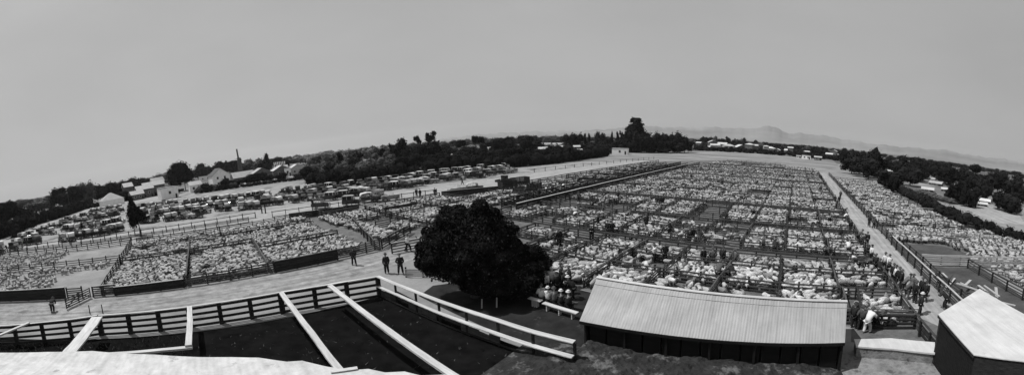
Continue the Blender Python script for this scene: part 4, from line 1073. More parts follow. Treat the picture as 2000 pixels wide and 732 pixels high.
# ------------------------------------------------------------------ motor cars
def wheel_mesh():
    mb = MB(); n = 14; R0_, R1_ = .38, .30
    rings = []
    for rad, y in ((R1_, -.05), (R0_, -.045), (R0_, .045), (R1_, .05)):
        rings.append([v3(math.cos(t) * rad, y, math.sin(t) * rad) for t in [2 * math.pi * k / n for k in range(n)]])
    rings.append(rings[0]); mb.loft(rings, False, 0)
    for k in range(8):
        t = 2 * math.pi * k / 8; mb.bar((0, 0, 0), (math.cos(t) * .31, 0, math.sin(t) * .31), .03, .035, 1)
    mb.tube([(0, -.07, 0), (0, .07, 0)], .07, 8, 1)
    return mb.mesh('wheel', ['rubber', 'car_paint_pale'])
WH = wheel_mesh()
def car(kind, lab='car'):
    pm = {'tourer': 'car_paint', 'sedan': 'car_paint', 'truck': 'car_paint', 'open': 'car_paint_pale', 'dark': 'car_paint'}[kind]
    t = thing('vintage_car', lab, 'car')
    mb = MB()
    def sec(x, w, z0, z1): return [v3(x, -w, z0), v3(x, w, z0), v3(x, w * 1.03, (z0 + z1) / 2), v3(x, w * .96, z1), v3(x, -w * .96, z1), v3(x, -w * 1.03, (z0 + z1) / 2)]
    if kind == 'sedan': mb.loft([sec(-1.75, .60, .45, 1.0), sec(-1.65, .68, .42, 1.2), sec(-.3, .70, .42, 1.2), sec(.45, .66, .42, 1.15)])
    elif kind == 'truck': mb.loft([sec(-.5, .68, .45, 1.25), sec(.45, .66, .45, 1.15)]); mb.box((-1.5, 0, .72), (2.0, 1.6, .10)); mb.box((-1.5, .79, .95), (2.0, .04, .4)); mb.box((-1.5, -.79, .95), (2.0, .04, .4)); mb.box((-2.5, 0, .95), (.04, 1.6, .4))
    else: mb.loft([sec(-1.85, .52, .50, .98), sec(-1.6, .66, .44, 1.14), sec(-.6, .68, .42, 1.05), sec(-.2, .68, .42, 1.12), sec(.45, .62, .42, 1.10)])
    mb.box((-.1, 0, .40), (3.2, .7, .10))
    mb.build('body', pm, t)
    mb = MB(); mb.loft([sec(.46, .50, .48, 1.10), sec(.9, .43, .48, 1.07), sec(1.55, .33, .50, 1.02)]); mb.build('bonnet', pm, t)
    mb = MB(); mb.box((1.58, 0, .78), (.06, .60, .58)); mb.build('radiator', 'chrome', t)
    for s_ in (-1, 1):
        mb = MB()
        for (xa, xb, za, zb) in ((1.75, 1.5, .55, .80), (1.5, 1.15, .80, .82), (1.15, .75, .82, .45), (.75, -.75, .42, .42), (-.75, -1.0, .45, .80), (-1.0, -1.45, .80, .82), (-1.45, -1.8, .82, .55)):
            mb.bar((xa, .72 * s_, za), (xb, .72 * s_, zb), .24, .03)
        mb.build('mudguard', 'hood_black', t)
    if kind in ('tourer', 'dark', 'sedan'):
        mt = {'tourer': 'hood_canvas', 'dark': 'hood_black', 'sedan': 'hood_black'}[kind]
        mb = MB()
        if kind == 'sedan':
            for x in (-1.65, -.75, .25):
                for s_ in (-1, 1): mb.bar((x, .64 * s_, 1.15), (x, .60 * s_, 1.85), .08, .08)
            mb.loft([sec(-1.68, .56, 1.75, 1.84), sec(-1.5, .62, 1.78, 1.92), sec(.1, .62, 1.78, 1.92), sec(.42, .58, 1.76, 1.84)])
            mb.build('roof', 'hood_canvas', t)
            mb = MB(); mb.box((-.72, 0, 1.48), (1.75, 1.2, .56)); mb.build('window', 'window_dark', t)
        else:
            mb.loft([sec(-1.75, .50, 1.35, 1.45), sec(-1.55, .64, 1.66, 1.78), sec(-.5, .66, 1.78, 1.90), sec(.5, .64, 1.74, 1.80)])
            for x, x2 in ((-1.6, -1.2), (-.5, -.8), (.42, .42)):
                for s_ in (-1, 1): mb.bar((x2, .62 * s_, 1.0), (x, .62 * s_, 1.72), .04, .04)
            mb.build('hood', mt, t)
            mb = MB(); mb.box((-1.66, 0, 1.35), (.04, 1.1, .5), ry=-.12); mb.build('rear_curtain', mt, t)
    if kind == 'truck':
        mb = MB(); mb.box((-.03, 0, 1.55), (.9, 1.3, .55)); mb.box((0, 0, 1.86), (1.15, 1.45, .06)); mb.build('cab', 'car_paint', t)
    mb = MB(); mb.box((.46, 0, 1.36), (.03, 1.14, .52), ry=-.1); mb.build('windscreen', 'glass_pale', t)
    for s_ in (-1, 1):
        mb = MB(); mb.tube([(1.55, .42 * s_, .92), (1.66, .42 * s_, .92), (1.70, .42 * s_, .92)], [.05, .11, .10], 8); mb.build('headlight', 'chrome', t)
    for x in (1.2, -1.22):
        for s_ in (-1, 1): link('wheel', WH, t, (x, .70 * s_, .38))
    return t
protos = {k: car(k) for k in ('tourer', 'sedan', 'truck', 'open', 'dark')}
first = {k: True for k in protos}
CD = {'tourer': 'pale-hooded touring car', 'sedan': 'boxy closed sedan', 'truck': 'flat-tray truck', 'open': 'pale open tourer', 'dark': 'black-hooded tourer'}
def lm(x):
    for a, s in ((100, 'at the far left edge'), (190, 'below the pale hipped shed'), (285, 'by the lone small tree'), (400, 'below the flat-fronted white hut'), (520, 'below the gabled white house'), (640, 'below the low long sheds'), (760, 'before the feathery grey trees'), (870, 'before the twin tufted pines'), (2000, 'before the flat-topped pine')):
        if x < a: return s
cnt = {}
CSC = 1.12
def put_car(kind, x, y, rz, row):
    k = (row, lm(x)); cnt[k] = cnt.get(k, 0) + 1
    lab = '%s %s, %s from left in its %s' % (CD[kind], lm(x), ordn(cnt[k] - 1), row) if 'row' in row else '%s %s' % (CD[kind], row)
    p = W(x, y)
    if first[kind]:
        o = protos[kind]; first[kind] = False; o.location = p; o.rotation_euler = (0, 0, rz); o['label'] = lab; o['group'] = 'cars in the saleyard car park'; o.scale = (CSC,) * 3
    else: dup(protos[kind], p, rz, (CSC,) * 3, lab, 'cars in the saleyard car park')
def along(pts, sp, row, jit=.5, kinds=('tourer', 'dark', 'sedan', 'tourer', 'open', 'truck', 'dark', 'tourer'), face=0, seed=1):
    r = random.Random(seed); P = [(x, W(x, y)) for x, y in pts]; s = 0
    for (x0, p0), (x1, p1) in zip(P, P[1:]):
        ln = (p1 - p0).length; d = (p1 - p0) / ln
        while s < ln:
            p = p0 + d * s; x, y = topx(p)
            if -5 < x < 2000:
                put_car(kinds[r.randrange(len(kinds))], x, y + r.uniform(-1.6, 1.2), math.atan2(d.y, d.x) + math.pi / 2 + face + .55 + r.uniform(-.4, .4) + (math.pi if r.random() < .25 else 0), row)
            s += sp * (r.uniform(.72, 1.0) if r.random() > .05 else 1.8)
        s -= ln
along([(387, 418), (447, 411), (500, 407), (541, 399), (600, 392), (641, 388), (700, 379), (754, 371), (811, 363), (869, 353), (920, 348), (984, 340), (1003, 337)], 2.25, 'front row', seed=1)
along([(520, 396), (600, 384), (640, 379), (700, 372), (754, 364), (811, 356), (869, 347), (920, 341), (998, 332)], 2.5, 'second row', seed=2, face=math.pi)
along([(365, 400), (425, 393), (480, 388), (545, 381), (605, 374)], 2.8, 'back row', seed=3, kinds=('dark', 'sedan', 'dark', 'tourer'))
along([(610, 372), (680, 365), (754, 357), (811, 349), (869, 340), (930, 333), (985, 327)], 3.0, 'rearmost row', seed=4, kinds=('tourer', 'sedan', 'dark'))
along([(278, 433), (305, 436), (332, 432), (385, 424)], 2.3, 'front row', seed=5)
along([(262, 427), (300, 423), (350, 416), (384, 412)], 2.4, 'second row', seed=6)
along([(258, 418), (300, 415), (350, 409), (372, 404)], 2.5, 'third row', seed=7)
along([(262, 409), (300, 405), (345, 399)], 2.7, 'back row', seed=17)
along([(-4, 497), (20, 491), (45, 487)], 2.6, 'nearest row', seed=31, kinds=('dark', 'truck', 'tourer'))
along([(398, 408), (470, 400), (530, 393)], 2.8, 'middle row', seed=32)
along([(640, 392), (690, 384), (740, 378)], 3.4, 'near row', seed=33)
along([(3, 487), (40, 481), (82, 474)], 2.5, 'front row', seed=8, kinds=('dark', 'tourer', 'truck', 'sedan'))
along([(125, 472), (150, 468), (175, 464), (200, 459), (232, 452)], 2.3, 'front row', seed=9)
along([(48, 468), (100, 457), (150, 450), (200, 444), (238, 436)], 2.4, 'second row', seed=10)
along([(85, 450), (120, 443), (160, 435), (200, 429), (238, 423)], 2.5, 'third row', seed=11)
along([(125, 434), (160, 427), (200, 420), (238, 414)], 2.6, 'fourth row', seed=13)
along([(180, 416), (236, 406)], 2.7, 'back row', seed=12, kinds=('tourer',))
for x, y, k, rz, rw in ((628, 407, 'dark', .4, 'parked apart by the road edge'), (688, 401, 'sedan', .4, 'parked apart above the board wall'), (722, 394, 'tourer', .9, 'parked apart above the bright sheep'), (742, 393, 'dark', .9, 'parked apart beside another tourer'), (764, 392, 'open', .8, 'parked apart at the picket line'), (893, 377, 'open', .9, 'standing alone beside the pale road'), (928, 374, 'tourer', .7, 'standing alone nearest the wagons'), (986, 359, 'truck', 1.2, 'standing beyond the wagons'), (30, 462, 'dark', 0, 'parked by the pale road'), (72, 470, 'sedan', .3, 'parked near the fence')):
    put_car(k, x, y, rz, rw)

# high-sided stock wagons by the race
def wagon(x, y, rz, lab, L_=3.8, H_=1.2):
    t = thing('stock_wagon', lab, 'wagon', W(x, y), rz, 'wagons beside the race')
    mb = MB(); mb.box((0, 0, 1.0), (L_, 1.9, .12)); mb.build('bed', 'timber_dark', t)
    for s_ in (-1, 1):
        mb = MB()
        for k in range(5): mb.box((0, .93 * s_, 1.2 + k * H_ / 5), (L_, .04, H_ / 5 - .04))
        for k in range(4): mb.box((-L_ / 2 + .1 + k * (L_ - .2) / 3, .98 * s_, 1.0 + H_ / 2), (.09, .06, H_))
        mb.build('side_board', 'timber_dark', t)
    for s_ in (-1, 1):
        mb = MB()
        for k in range(5): mb.box((L_ / 2 * s_, 0, 1.2 + k * H_ / 5), (.04, 1.9, H_ / 5 - .04))
        mb.build('end_board', 'timber_dark', t)
    for x_, sc in ((L_ / 2 - .5, 1.35), (-L_ / 2 + .6, 1.7)):
        for s_ in (-1, 1): link('wheel', WH, t, (x_, 1.1 * s_, .38 * sc), None, (sc, 1.2, sc))
    mb = MB(); mb.bar((L_ / 2, 0, .8), (L_ / 2 + 1.6, 0, .6), .08, .08); mb.build('shaft', 'timber', t)
wagon(992, 374, ROTU - .2, 'dark high-sided stock wagon, nearest of the wagons above the dark tree')
wagon(1016, 366, ROTU - .2, 'dark high-sided stock wagon behind the first, beside the race entrance', 4.2, 1.3)
wagon(1044, 378, ROTU + .3, 'dark stock wagon with large wheels standing at the start of the race', 3.4, 1.0)
wagon(1020, 384, ROTR, 'low dark wagon with its wheel towards the pens', 3.2, .6)

# ------------------------------------------------------------------ trees
def crown_mesh(kind, seed, nleaf=1100, leaf=.085, mat_='leaf_dark'):
    """crown of unit half-width, z from 0 to 2"""
    r = random.Random(seed); mb = MB()
    lobes = []
    if kind == 'round':
        for k in range(9):
            t = r.uniform(0, 6.28); q = r.uniform(.2, .62); lobes.append((math.cos(t) * q, math.sin(t) * q, r.uniform(.55, 1.5), r.uniform(.34, .52)))
        lobes.append((0, 0, 1.0, .62))
    elif kind == 'tall':
        for k in range(9): lobes.append((r.uniform(-.3, .3), r.uniform(-.3, .3), .3 + k * .19, .52 * (1 - (k / 12) ** 2)))
    elif kind == 'umbrella':
        for k in range(9):
            t = r.uniform(0, 6.28); q = r.uniform(.25, .7); lobes.append((math.cos(t) * q, math.sin(t) * q, r.uniform(1.35, 1.65), r.uniform(.22, .34)))
        lobes.append((0, 0, 1.55, .4))
    elif kind == 'conifer':
        for k in range(7):
            z = .25 + k * .27; rad = 1.0 * (1 - k / 8.2)
            for j in range(5):
                t = r.uniform(0, 6.28) ; lobes.append((math.cos(t) * rad * .65, math.sin(t) * rad * .65, z, .15 + rad * .2))
            lobes.append((0, 0, z, rad * .6))
    elif kind == 'bush':
        for k in range(8):
            t = r.uniform(0, 6.28); q = r.uniform(.2, .65); lobes.append((math.cos(t) * q, math.sin(t) * q, r.uniform(.3, .8), r.uniform(.3, .5)))
    elif kind == 'tuft':
        for k in range(6):
            t = k * 1.05; q = r.uniform(.25, .6); lobes.append((math.cos(t) * q, math.sin(t) * q, r.uniform(.7, 1.8), r.uniform(.25, .4)))
        lobes.append((0, 0, 1.2, .5))
    # opaque inner masses
    for (x, y, z, q) in lobes:
        nn, mm = 7, 4; q2 = q * .72; rings = []
        for i in range(mm + 1):
            ph_ = math.pi * (i + .35) / (mm + .7) - math.pi / 2
            rings.append([v3(x + math.cos(2 * math.pi * j / nn) * math.cos(ph_) * q2 * r.uniform(.8, 1.15), y + math.sin(2 * math.pi * j / nn) * math.cos(ph_) * q2 * r.uniform(.8, 1.15), z + math.sin(ph_) * q2) for j in range(nn)])
        mb.loft(rings, True, 0)
    wts = [l[3] ** 2 for l in lobes]
    for k in range(nleaf):
        x, y, z, q = r.choices(lobes, wts)[0]
        d = Vector((r.gauss(0, 1), r.gauss(0, 1), r.gauss(0, .9))).normalized() * q * (r.uniform(.62, 1.0) + (.22 if r.random() < .12 else 0))
        c = v3(x, y, z) + d
        n_ = (d.normalized() + Vector((r.gauss(0, .5), r.gauss(0, .5), r.gauss(0, .5) + .3))).normalized()
        a = n_.cross(Vector((r.gauss(0, 1), r.gauss(0, 1), r.gauss(0, 1)))).normalized(); b = n_.cross(a)
        s1, s2 = leaf * r.uniform(.6, 1.3), leaf * r.uniform(.4, .9)
        mb.add([c - a * s1, c - b * s2, c + a * s1 * 1.1, c + b * s2], [(0, 1, 2, 3)])
    return mb.mesh('crown', mat_)
def trunk_mesh(kind):
    mb = MB(); top = {'umbrella': 1.45, 'tuft': 1.4, 'tall': 1.6, 'conifer': 1.9, 'round': 1.0, 'bush': .4}[kind]
    mb.tube([(0, 0, -.9), (.03, .02, -.2), (-.02, 0, top * .5), (0, .02, top)], [.07, .055, .045, .015], 7)
    r = random.Random(4)
    for k in range(5):
        t = k * 1.3; z = top * r.uniform(.35, .8); mb.tube([(0, 0, z - .1), (math.cos(t) * .25, math.sin(t) * .25, z + .2), (math.cos(t) * .45, math.sin(t) * .45, z + .4)], [.03, .02, .008], 5)
    return mb.mesh('trunk', 'bark')
CR = {}
def crown(kind, v, m):
    k = (kind, v, m)
    if k not in CR: CR[k] = crown_mesh(kind, hash(kind) % 97 + v * 7 if False else (len(kind) * 31 + v * 7), {'round': 1200, 'tall': 900, 'umbrella': 900, 'conifer': 1500, 'bush': 500, 'tuft': 500}[kind], .085, m)
    return CR[k]
TR = {}
tcount = {}
KD = {'round': 'round-crowned', 'tall': 'tall narrow', 'umbrella': 'flat-topped', 'conifer': 'dark spiky conifer', 'bush': 'low bushy', 'tuft': 'tufted'}
def tlm(x):
    for a, s in ((60, 'at the far left horizon'), (150, 'left of the pale hipped shed'), (300, 'behind the pale hipped shed'), (395, 'beside the flat-fronted white hut'), (470, 'around the gabled white house'), (570, 'behind the long low sheds'), (700, 'in the feathery wood behind the cars'), (800, 'in the dark wood behind the cars'), (900, 'near the twin tufted pines'), (1060, 'near the flat-topped pine'), (1195, 'left of the little white hut'), (1300, 'around the great conifer'), (1400, 'right of the great conifer'), (1500, 'among the distant town houses'), (1640, 'along the far edge of the main yard'), (1730, 'at the top of the right yards'), (1840, 'on the slope beyond the right yards'), (2100, 'at the far right beyond the right yards')):
        if x < a: return s
def tree(x, ytop, wpx, D, kind='round', m='leaf_dark', base=.18, squash=1.0, lab=None, v=None):
    zt = ZT(x, ytop, D); p = WD(x, D); rad = wpx / F * D / 2 * 1.28
    zt = max(zt, 2.0)
    k = tlm(x); key = (k, kind, m); tcount[key] = tcount.get(key, 0) + 1
    size = 'great' if zt > 18 else 'tall' if zt > 12 else 'mid-height' if zt > 7.5 else 'low'
    tone = {'leaf_dark': 'dark', 'leaf_mid': 'mid-grey', 'leaf_grey': 'pale hazy', 'leaf_black': 'black'}[m]
    lab = lab or ('%s %s %s %s, %s from left' % (tone, KD[kind], 'bush' if kind == 'bush' else 'tree', k, ordn(tcount[key] - 1)))
    nm = {'conifer': 'conifer_tree', 'umbrella': 'pine_tree', 'tuft': 'pine_tree', 'bush': 'shrub'}.get(kind, 'leafy_tree')
    t = thing(nm, lab, 'shrub' if kind == 'bush' else 'tree', p, random.uniform(0, 6.28), 'trees and shrubs around the saleyards')
    z0 = zt * base; hh = {'round': 1.95, 'tall': 2.2, 'umbrella': 1.98, 'conifer': 2.2, 'bush': 1.3, 'tuft': 2.1}[kind]
    sz = (zt - z0) / hh
    if kind in ('round', 'bush'): z0 = zt - sz * hh
    vv = v if v is not None else (int(x) * 7 + int(D)) % 3
    c = link('crown', crown(kind, vv, m), t, (0, 0, z0 - (0 if kind != 'round' else sz * .1)), None, (rad, rad, sz))
    tk = kind
    if tk not in TR: TR[tk] = trunk_mesh(tk)
    s_ = min(rad, 3.0 + zt * .05) * (1 if kind != 'bush' else .5)
    tp = {'umbrella': 1.45, 'tuft': 1.4, 'tall': 1.6, 'conifer': 1.9, 'round': 1.0, 'bush': .4}[kind]
    zs = (z0 + sz * tp + .1) / (.9 + tp)
    link('trunk', TR[tk], t, (0, 0, .9 * zs - .1), None, (s_, s_, zs))
    return t
# left horizon
for q in [(-5, 392, 60, 190), (10, 388, 50, 180), (40, 398, 46, 190), (65, 392, 40, 260), (88, 382, 42, 280), (112, 362, 40, 270), (128, 372, 40, 260), (150, 356, 44, 250), (168, 350, 32, 250), (196, 355, 48, 260), (222, 350, 36, 270), (245, 348, 40, 280), (265, 341, 40, 290), (285, 345, 30, 250), (232, 372, 34, 225), (318, 335, 40, 400), (340, 330, 40, 380)]:
    tree(*q, kind='round', m='leaf_mid' if q[0] in (65, 88, 318, 340, 168) else 'leaf_dark', base=.05)
for x, y, D in ((95, 405, 200), (70, 412, 170), (45, 420, 140), (15, 432, 120), (120, 398, 240), (150, 392, 260), (-10, 425, 130), (30, 415, 160)):
    tree(x, y, 44, D, 'bush', base=.0)
tree(357, 309, 50, 235, 'round', base=.08, lab='great dark round tree standing just left of the gabled white house', v=1)
tree(340, 322, 34, 236, 'round', base=.05)
tree(256, 392, 34, 76, 'round', 'leaf_black', base=.22, lab='small dark tree standing alone at the edge of the car park fence', v=0)
tree(246, 374, 24, 80, 'tall', 'leaf_black', base=.2, lab='narrow dark tree rising just behind the lone small car park tree')
tree(330, 375, 26, 205, 'bush'); tree(345, 368, 24, 215, 'bush'); tree(395, 358, 26, 225, 'bush')
# around the gabled house and sheds
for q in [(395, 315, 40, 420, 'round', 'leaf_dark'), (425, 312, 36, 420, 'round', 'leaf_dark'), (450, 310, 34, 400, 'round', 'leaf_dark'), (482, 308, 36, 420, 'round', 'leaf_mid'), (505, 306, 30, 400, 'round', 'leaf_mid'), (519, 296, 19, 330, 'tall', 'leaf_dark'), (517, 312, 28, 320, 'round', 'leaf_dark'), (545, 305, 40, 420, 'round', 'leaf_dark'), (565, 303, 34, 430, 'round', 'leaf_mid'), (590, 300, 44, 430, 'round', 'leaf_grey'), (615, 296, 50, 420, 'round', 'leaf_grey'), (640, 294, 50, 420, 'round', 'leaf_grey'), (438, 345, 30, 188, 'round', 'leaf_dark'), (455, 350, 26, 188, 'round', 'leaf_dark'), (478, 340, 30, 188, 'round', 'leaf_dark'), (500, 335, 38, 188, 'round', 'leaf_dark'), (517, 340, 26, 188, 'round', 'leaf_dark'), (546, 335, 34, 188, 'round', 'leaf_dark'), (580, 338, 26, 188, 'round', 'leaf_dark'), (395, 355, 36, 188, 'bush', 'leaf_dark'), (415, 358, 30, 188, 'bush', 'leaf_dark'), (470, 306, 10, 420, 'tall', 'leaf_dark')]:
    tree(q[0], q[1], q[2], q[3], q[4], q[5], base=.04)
for i, x in enumerate(range(378, 604, 9)):
    yb = np.interp(x, [378, 450, 600], [366, 358, 352])
    tree(x + random.uniform(-3, 3), yb + random.uniform(-5, 4), 17, np.interp(x, [378, 600], [182, 176]), 'bush', 'leaf_dark' if i % 4 else 'leaf_mid', base=.0)
# feathery wood behind the cars
r = random.Random(21)
for i, x in enumerate(range(598, 765, 13)):
    yt = np.interp(x, [598, 620, 660, 700, 765], [311, 298, 296, 290, 282]) + r.uniform(-6, 7)
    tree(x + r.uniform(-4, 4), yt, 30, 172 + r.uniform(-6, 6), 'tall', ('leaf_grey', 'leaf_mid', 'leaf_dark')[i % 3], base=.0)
for i, x in enumerate(range(600, 770, 15)):
    yt = np.interp(x, [598, 640, 700, 765], [322, 313, 307, 300]) + r.uniform(-5, 5)
    tree(x, yt, 34, 160 + r.uniform(-4, 4), 'round', ('leaf_dark', 'leaf_mid', 'leaf_mid')[i % 3], base=.0)
for x, yt, w_ in ((665, 290, 34), (690, 287, 38), (722, 287, 34), (745, 284, 34)):
    tree(x, yt, w_, 330, 'round', 'leaf_grey', base=.05)
for i, x in enumerate(range(770, 1075, 17)):
    yt = np.interp(x, [770, 830, 900, 950, 1000, 1075], [279, 277, 277, 275, 271, 273]) + r.choice((-9, -5, -1, 3, 6, 8)) + r.uniform(-2, 2)
    tree(x, yt, r.uniform(24, 40), np.interp(x, [770, 1075], [165, 205]) + r.uniform(-5, 5), 'round', 'leaf_dark', base=.0)
for i, x in enumerate(range(778, 1110, 17)):
    yt = np.interp(x, [770, 900, 1000, 1110], [300, 292, 286, 281]) + r.uniform(-4, 5)
    tree(x, yt, 36, np.interp(x, [770, 1110], [156, 165]) + r.uniform(-3, 3), 'round', 'leaf_dark', base=.0)
tree(781, 265, 34, 185, 'round', base=.3, lab='big dark dome-shaped tree left of the twin tufted pines', v=2)
tree(763, 276, 16, 190, 'tall', base=.1)
tree(816, 257, 16, 180, 'tuft', base=.55, lab='tufted pine with a diamond crown, left of the twin pines')
tree(840, 255, 26, 182, 'tuft', base=.5, lab='tufted pine with spreading fingers, right of the twin pines')
tree(828, 272, 50, 185, 'round', 'leaf_mid', base=.1)
tree(868, 277, 26, 200, 'round', base=.1); tree(900, 272, 22, 205, 'umbrella', base=.1); tree(885, 282, 30, 205, 'round', 'leaf_mid', base=.1)
tree(928, 263, 18, 210, 'umbrella', base=.2, lab='flat-topped pine on a bare stem, left of two joined pines')
tree(940, 264, 12, 210, 'umbrella', base=.2, lab='small flat-topped pine, right of two joined pines')
tree(949, 273, 24, 212, 'round', base=.1)
tree(983, 264, 36, 215, 'round', base=.3, v=0); tree(1028, 261, 30, 220, 'round', base=.2, v=1)
for x in range(1000, 1110, 14): tree(x, 268 + r.uniform(-2, 3), 22, 560, 'round', 'leaf_mid', base=.0)
for q in [(1110, 257, 22, 265, 'round'), (1125, 256, 26, 262, 'round'), (1143, 257, 14, 262, 'tall'), (1150, 257, 12, 264, 'tall'), (1168, 253, 24, 262, 'round'), (1180, 255, 20, 262, 'round'), (1194, 254, 11, 264, 'tall'), (1206, 253, 12, 268, 'tall'), (1213, 252, 12, 268, 'tall'), (1105, 275, 32, 250, 'round'), (1130, 278, 34, 240, 'round'), (1155, 274, 34, 245, 'round'), (1180, 272, 34, 250, 'round'), (1200, 270, 26, 262, 'round'), (1085, 284, 32, 215, 'round'), (1110, 290, 34, 190, 'bush'), (1140, 290, 34, 200, 'bush'), (1165, 288, 32, 215, 'bush'), (1188, 288, 26, 230, 'bush'), (1070, 282, 26, 225, 'round'),
          (1286, 253, 26, 262, 'round'), (1302, 256, 26, 262, 'round'), (1328, 252, 26, 265, 'round'), (1316, 262, 26, 262, 'round'), (1338, 262, 22, 265, 'round'), (1272, 270, 30, 258, 'round'), (1345, 272, 22, 270, 'round'), (1300, 272, 34, 255, 'round'), (1325, 276, 34, 258, 'round'), (1222, 262, 20, 275, 'round'), (1270, 285, 30, 250, 'bush'), (1300, 287, 34, 252, 'bush')]:
    tree(q[0], q[1], q[2], q[3], q[4], base=.0)
tree(1241, 224, 56, 252, 'conifer', 'leaf_black', base=.02, lab='great spiky conifer towering over the far end of the main yard', v=0)
tree(1233, 238, 38, 250, 'conifer', 'leaf_black', base=.0, lab='broad dark conifer merging into the left side of the great one', v=1)
tree(1252, 252, 40, 248, 'round', 'leaf_black', base=.0, lab='dark round crown at the right foot of the great conifer')
# far town band
for i, x in enumerate(range(1352, 1690, 9)):
    base_y = np.interp(x, [1350, 1400, 1440, 1500, 1560, 1620, 1690], [268, 266, 268, 276, 283, 288, 292])
    D = 430 + r.uniform(-50, 60)
    tree(x + r.uniform(-3, 3), base_y + r.uniform(-3, 6), r.uniform(14, 24), D, ('round', 'round', 'tall')[i % 3], 'leaf_dark' if i % 5 else 'leaf_mid', base=.0)
for i, x in enumerate(range(1358, 1650, 12)):
    base_y = np.interp(x, [1350, 1440, 1500, 1560, 1650], [280, 285, 290, 294, 300])
    tree(x, base_y + r.uniform(-7, -1), 24, 385 + r.uniform(-8, 12), 'bush', 'leaf_dark', base=.0)
    tree(x + 5, HZ(x) + r.uniform(12.5, 17), 22, 322 + r.uniform(-5, 5), 'bush', 'leaf_dark', base=.0)
# right slope
for q in [(1655, 288, 22, 230, 'round'), (1668, 290, 26, 190, 'round'), (1683, 291, 34, 175, 'round'), (1704, 282, 26, 178, 'tall'), (1712, 287, 26, 172, 'round'), (1692, 302, 40, 160, 'round'), (1668, 305, 34, 172, 'round'), (1702, 314, 26, 150, 'round'), (1722, 305, 24, 175, 'round'), (1762, 297, 26, 190, 'round'), (1784, 301, 32, 186, 'round'), (1796, 305, 30, 180, 'round'), (1775, 315, 50, 172, 'round'), (1812, 311, 24, 200, 'round'), (1828, 310, 22, 220, 'round'), (1742, 328, 42, 122, 'round'), (1756, 338, 22, 112, 'bush'), (1785, 322, 34, 142, 'round'), (1850, 318, 34, 180, 'round'), (1868, 320, 34, 172, 'round'), (1888, 322, 30, 175, 'round'), (1905, 318, 20, 210, 'umbrella'), (1908, 328, 36, 150, 'round'), (1925, 336, 34, 152, 'round'), (1945, 332, 26, 170, 'round'), (1962, 331, 34, 172, 'round'), (1985, 336, 34, 165, 'round'), (1998, 345, 30, 140, 'round'), (1886, 346, 40, 105, 'round'), (1900, 356, 34, 100, 'bush'), (1870, 352, 26, 110, 'bush'), (1960, 366, 36, 105, 'bush'), (1990, 375, 40, 100, 'bush'), (1840, 312, 20, 260, 'round'), (1735, 302, 18, 250, 'round'), (1932, 345, 24, 125, 'round')]:
    tree(q[0], q[1], q[2] * 1.3, q[3], q[4], 'leaf_dark', base=.0)

def leaf_mass(mb, c, rad, n, leaf, r, flat=1.0):
    for k in range(n):
        d = Vector((r.gauss(0, 1), r.gauss(0, 1), r.gauss(0, 1))).normalized() * r.uniform(.55, 1.08)
        p = Vector((c[0] + d.x * rad[0], c[1] + d.y * rad[1], c[2] + d.z * rad[2]))
        if p.z < .05: p.z = r.uniform(.05, .4)
        n_ = (d + Vector((r.gauss(0, .6), r.gauss(0, .6), r.gauss(0, .6) + .25))).normalized()
        a = n_.cross(Vector((r.gauss(0, 1), r.gauss(0, 1), r.gauss(0, 1)))).normalized(); b = n_.cross(a)
        s1, s2 = leaf * r.uniform(.5, 1.3), leaf * r.uniform(.35, .8)
        mb.add([p - a * s1, p - b * s2, p + a * s1, p + b * s2], [(0, 1, 2, 3)])
def core(mb, c, rad, r):
    nn, mm = 12, 7; rings = []
    for i in range(mm + 1):
        ph_ = math.pi * (i + .25) / (mm + .5) - math.pi / 2
        rings.append([v3(c[0] + math.cos(2 * math.pi * j / nn) * math.cos(ph_) * rad[0] * r.uniform(.85, 1.1), c[1] + math.sin(2 * math.pi * j / nn) * math.cos(ph_) * rad[1] * r.uniform(.85, 1.1), max(.02, c[2] + math.sin(ph_) * rad[2])) for j in range(nn)])
    mb.loft(rings, True, 0)
# the big tree in the middle of the yards
r = random.Random(77)
bt = W(930, 604)
t = thing('leafy_tree', 'big spreading near-black tree in the middle foreground between the left and main yards', 'tree', bt, 0)
fw = Vector((bt.x, bt.y, 0)).normalized(); bt = bt + fw * 2.2; t.location = bt; rt_ = Vector((fw.y, -fw.x, 0))
mb = MB()
lob = [(0, 0, 4.2, 2.4, 2.2), (-1.9, .2, 3.7, 1.9, 2.0), (-.9, .3, 5.6, 1.5, 1.4), (.6, .2, 5.7, 1.5, 1.45), (1.75, 0, 4.7, 1.4, 1.5), (2.2, -.2, 3.3, 1.3, 1.4), (-2.7, .3, 3.1, 1.2, 1.1), (-2.2, 0, 4.7, 1.1, 1.2), (1.2, -.3, 2.8, 2.2, 1.6), (-.9, .2, 2.7, 2.0, 1.3), (3.3, -.6, 1.8, 1.4, 1.1), (4.1, .3, 1.5, 1.0, .9), (3.3, .6, 2.7, 1.2, 1.0), (4.7, .8, 1.9, .7, .6), (.3, -.4, 1.5, 1.5, .9), (2.7, -1.2, 1.5, 1.6, 1.1), (1.0, -.3, 1.6, 1.7, 1.1), (-.9, .5, 6.0, .9, .8), (.9, .5, 6.0, .8, .8), (-3.1, 0, 3.6, .8, .8), (1.9, -.6, 1.2, 1.7, 1.0)]
lob = [(x * 1.07, d, z * .955, q * 1.0, qz * 1.0) for (x, d, z, q, qz) in lob]
mt = MB()
big = list(lob)
for _ in range(95):
    x, d, z, q, qz = r.choice(big); v_ = Vector((r.gauss(0, 1), r.gauss(0, 1) - .5, r.gauss(0, 1) + .3)).normalized(); k_ = r.uniform(.3, .62)
    if z + v_.z * qz * .95 < .7: continue
    lob.append((x + v_.x * q * .97, d + v_.y * q * .97, z + v_.z * qz * .97, k_, k_ * r.uniform(.6, 1)))
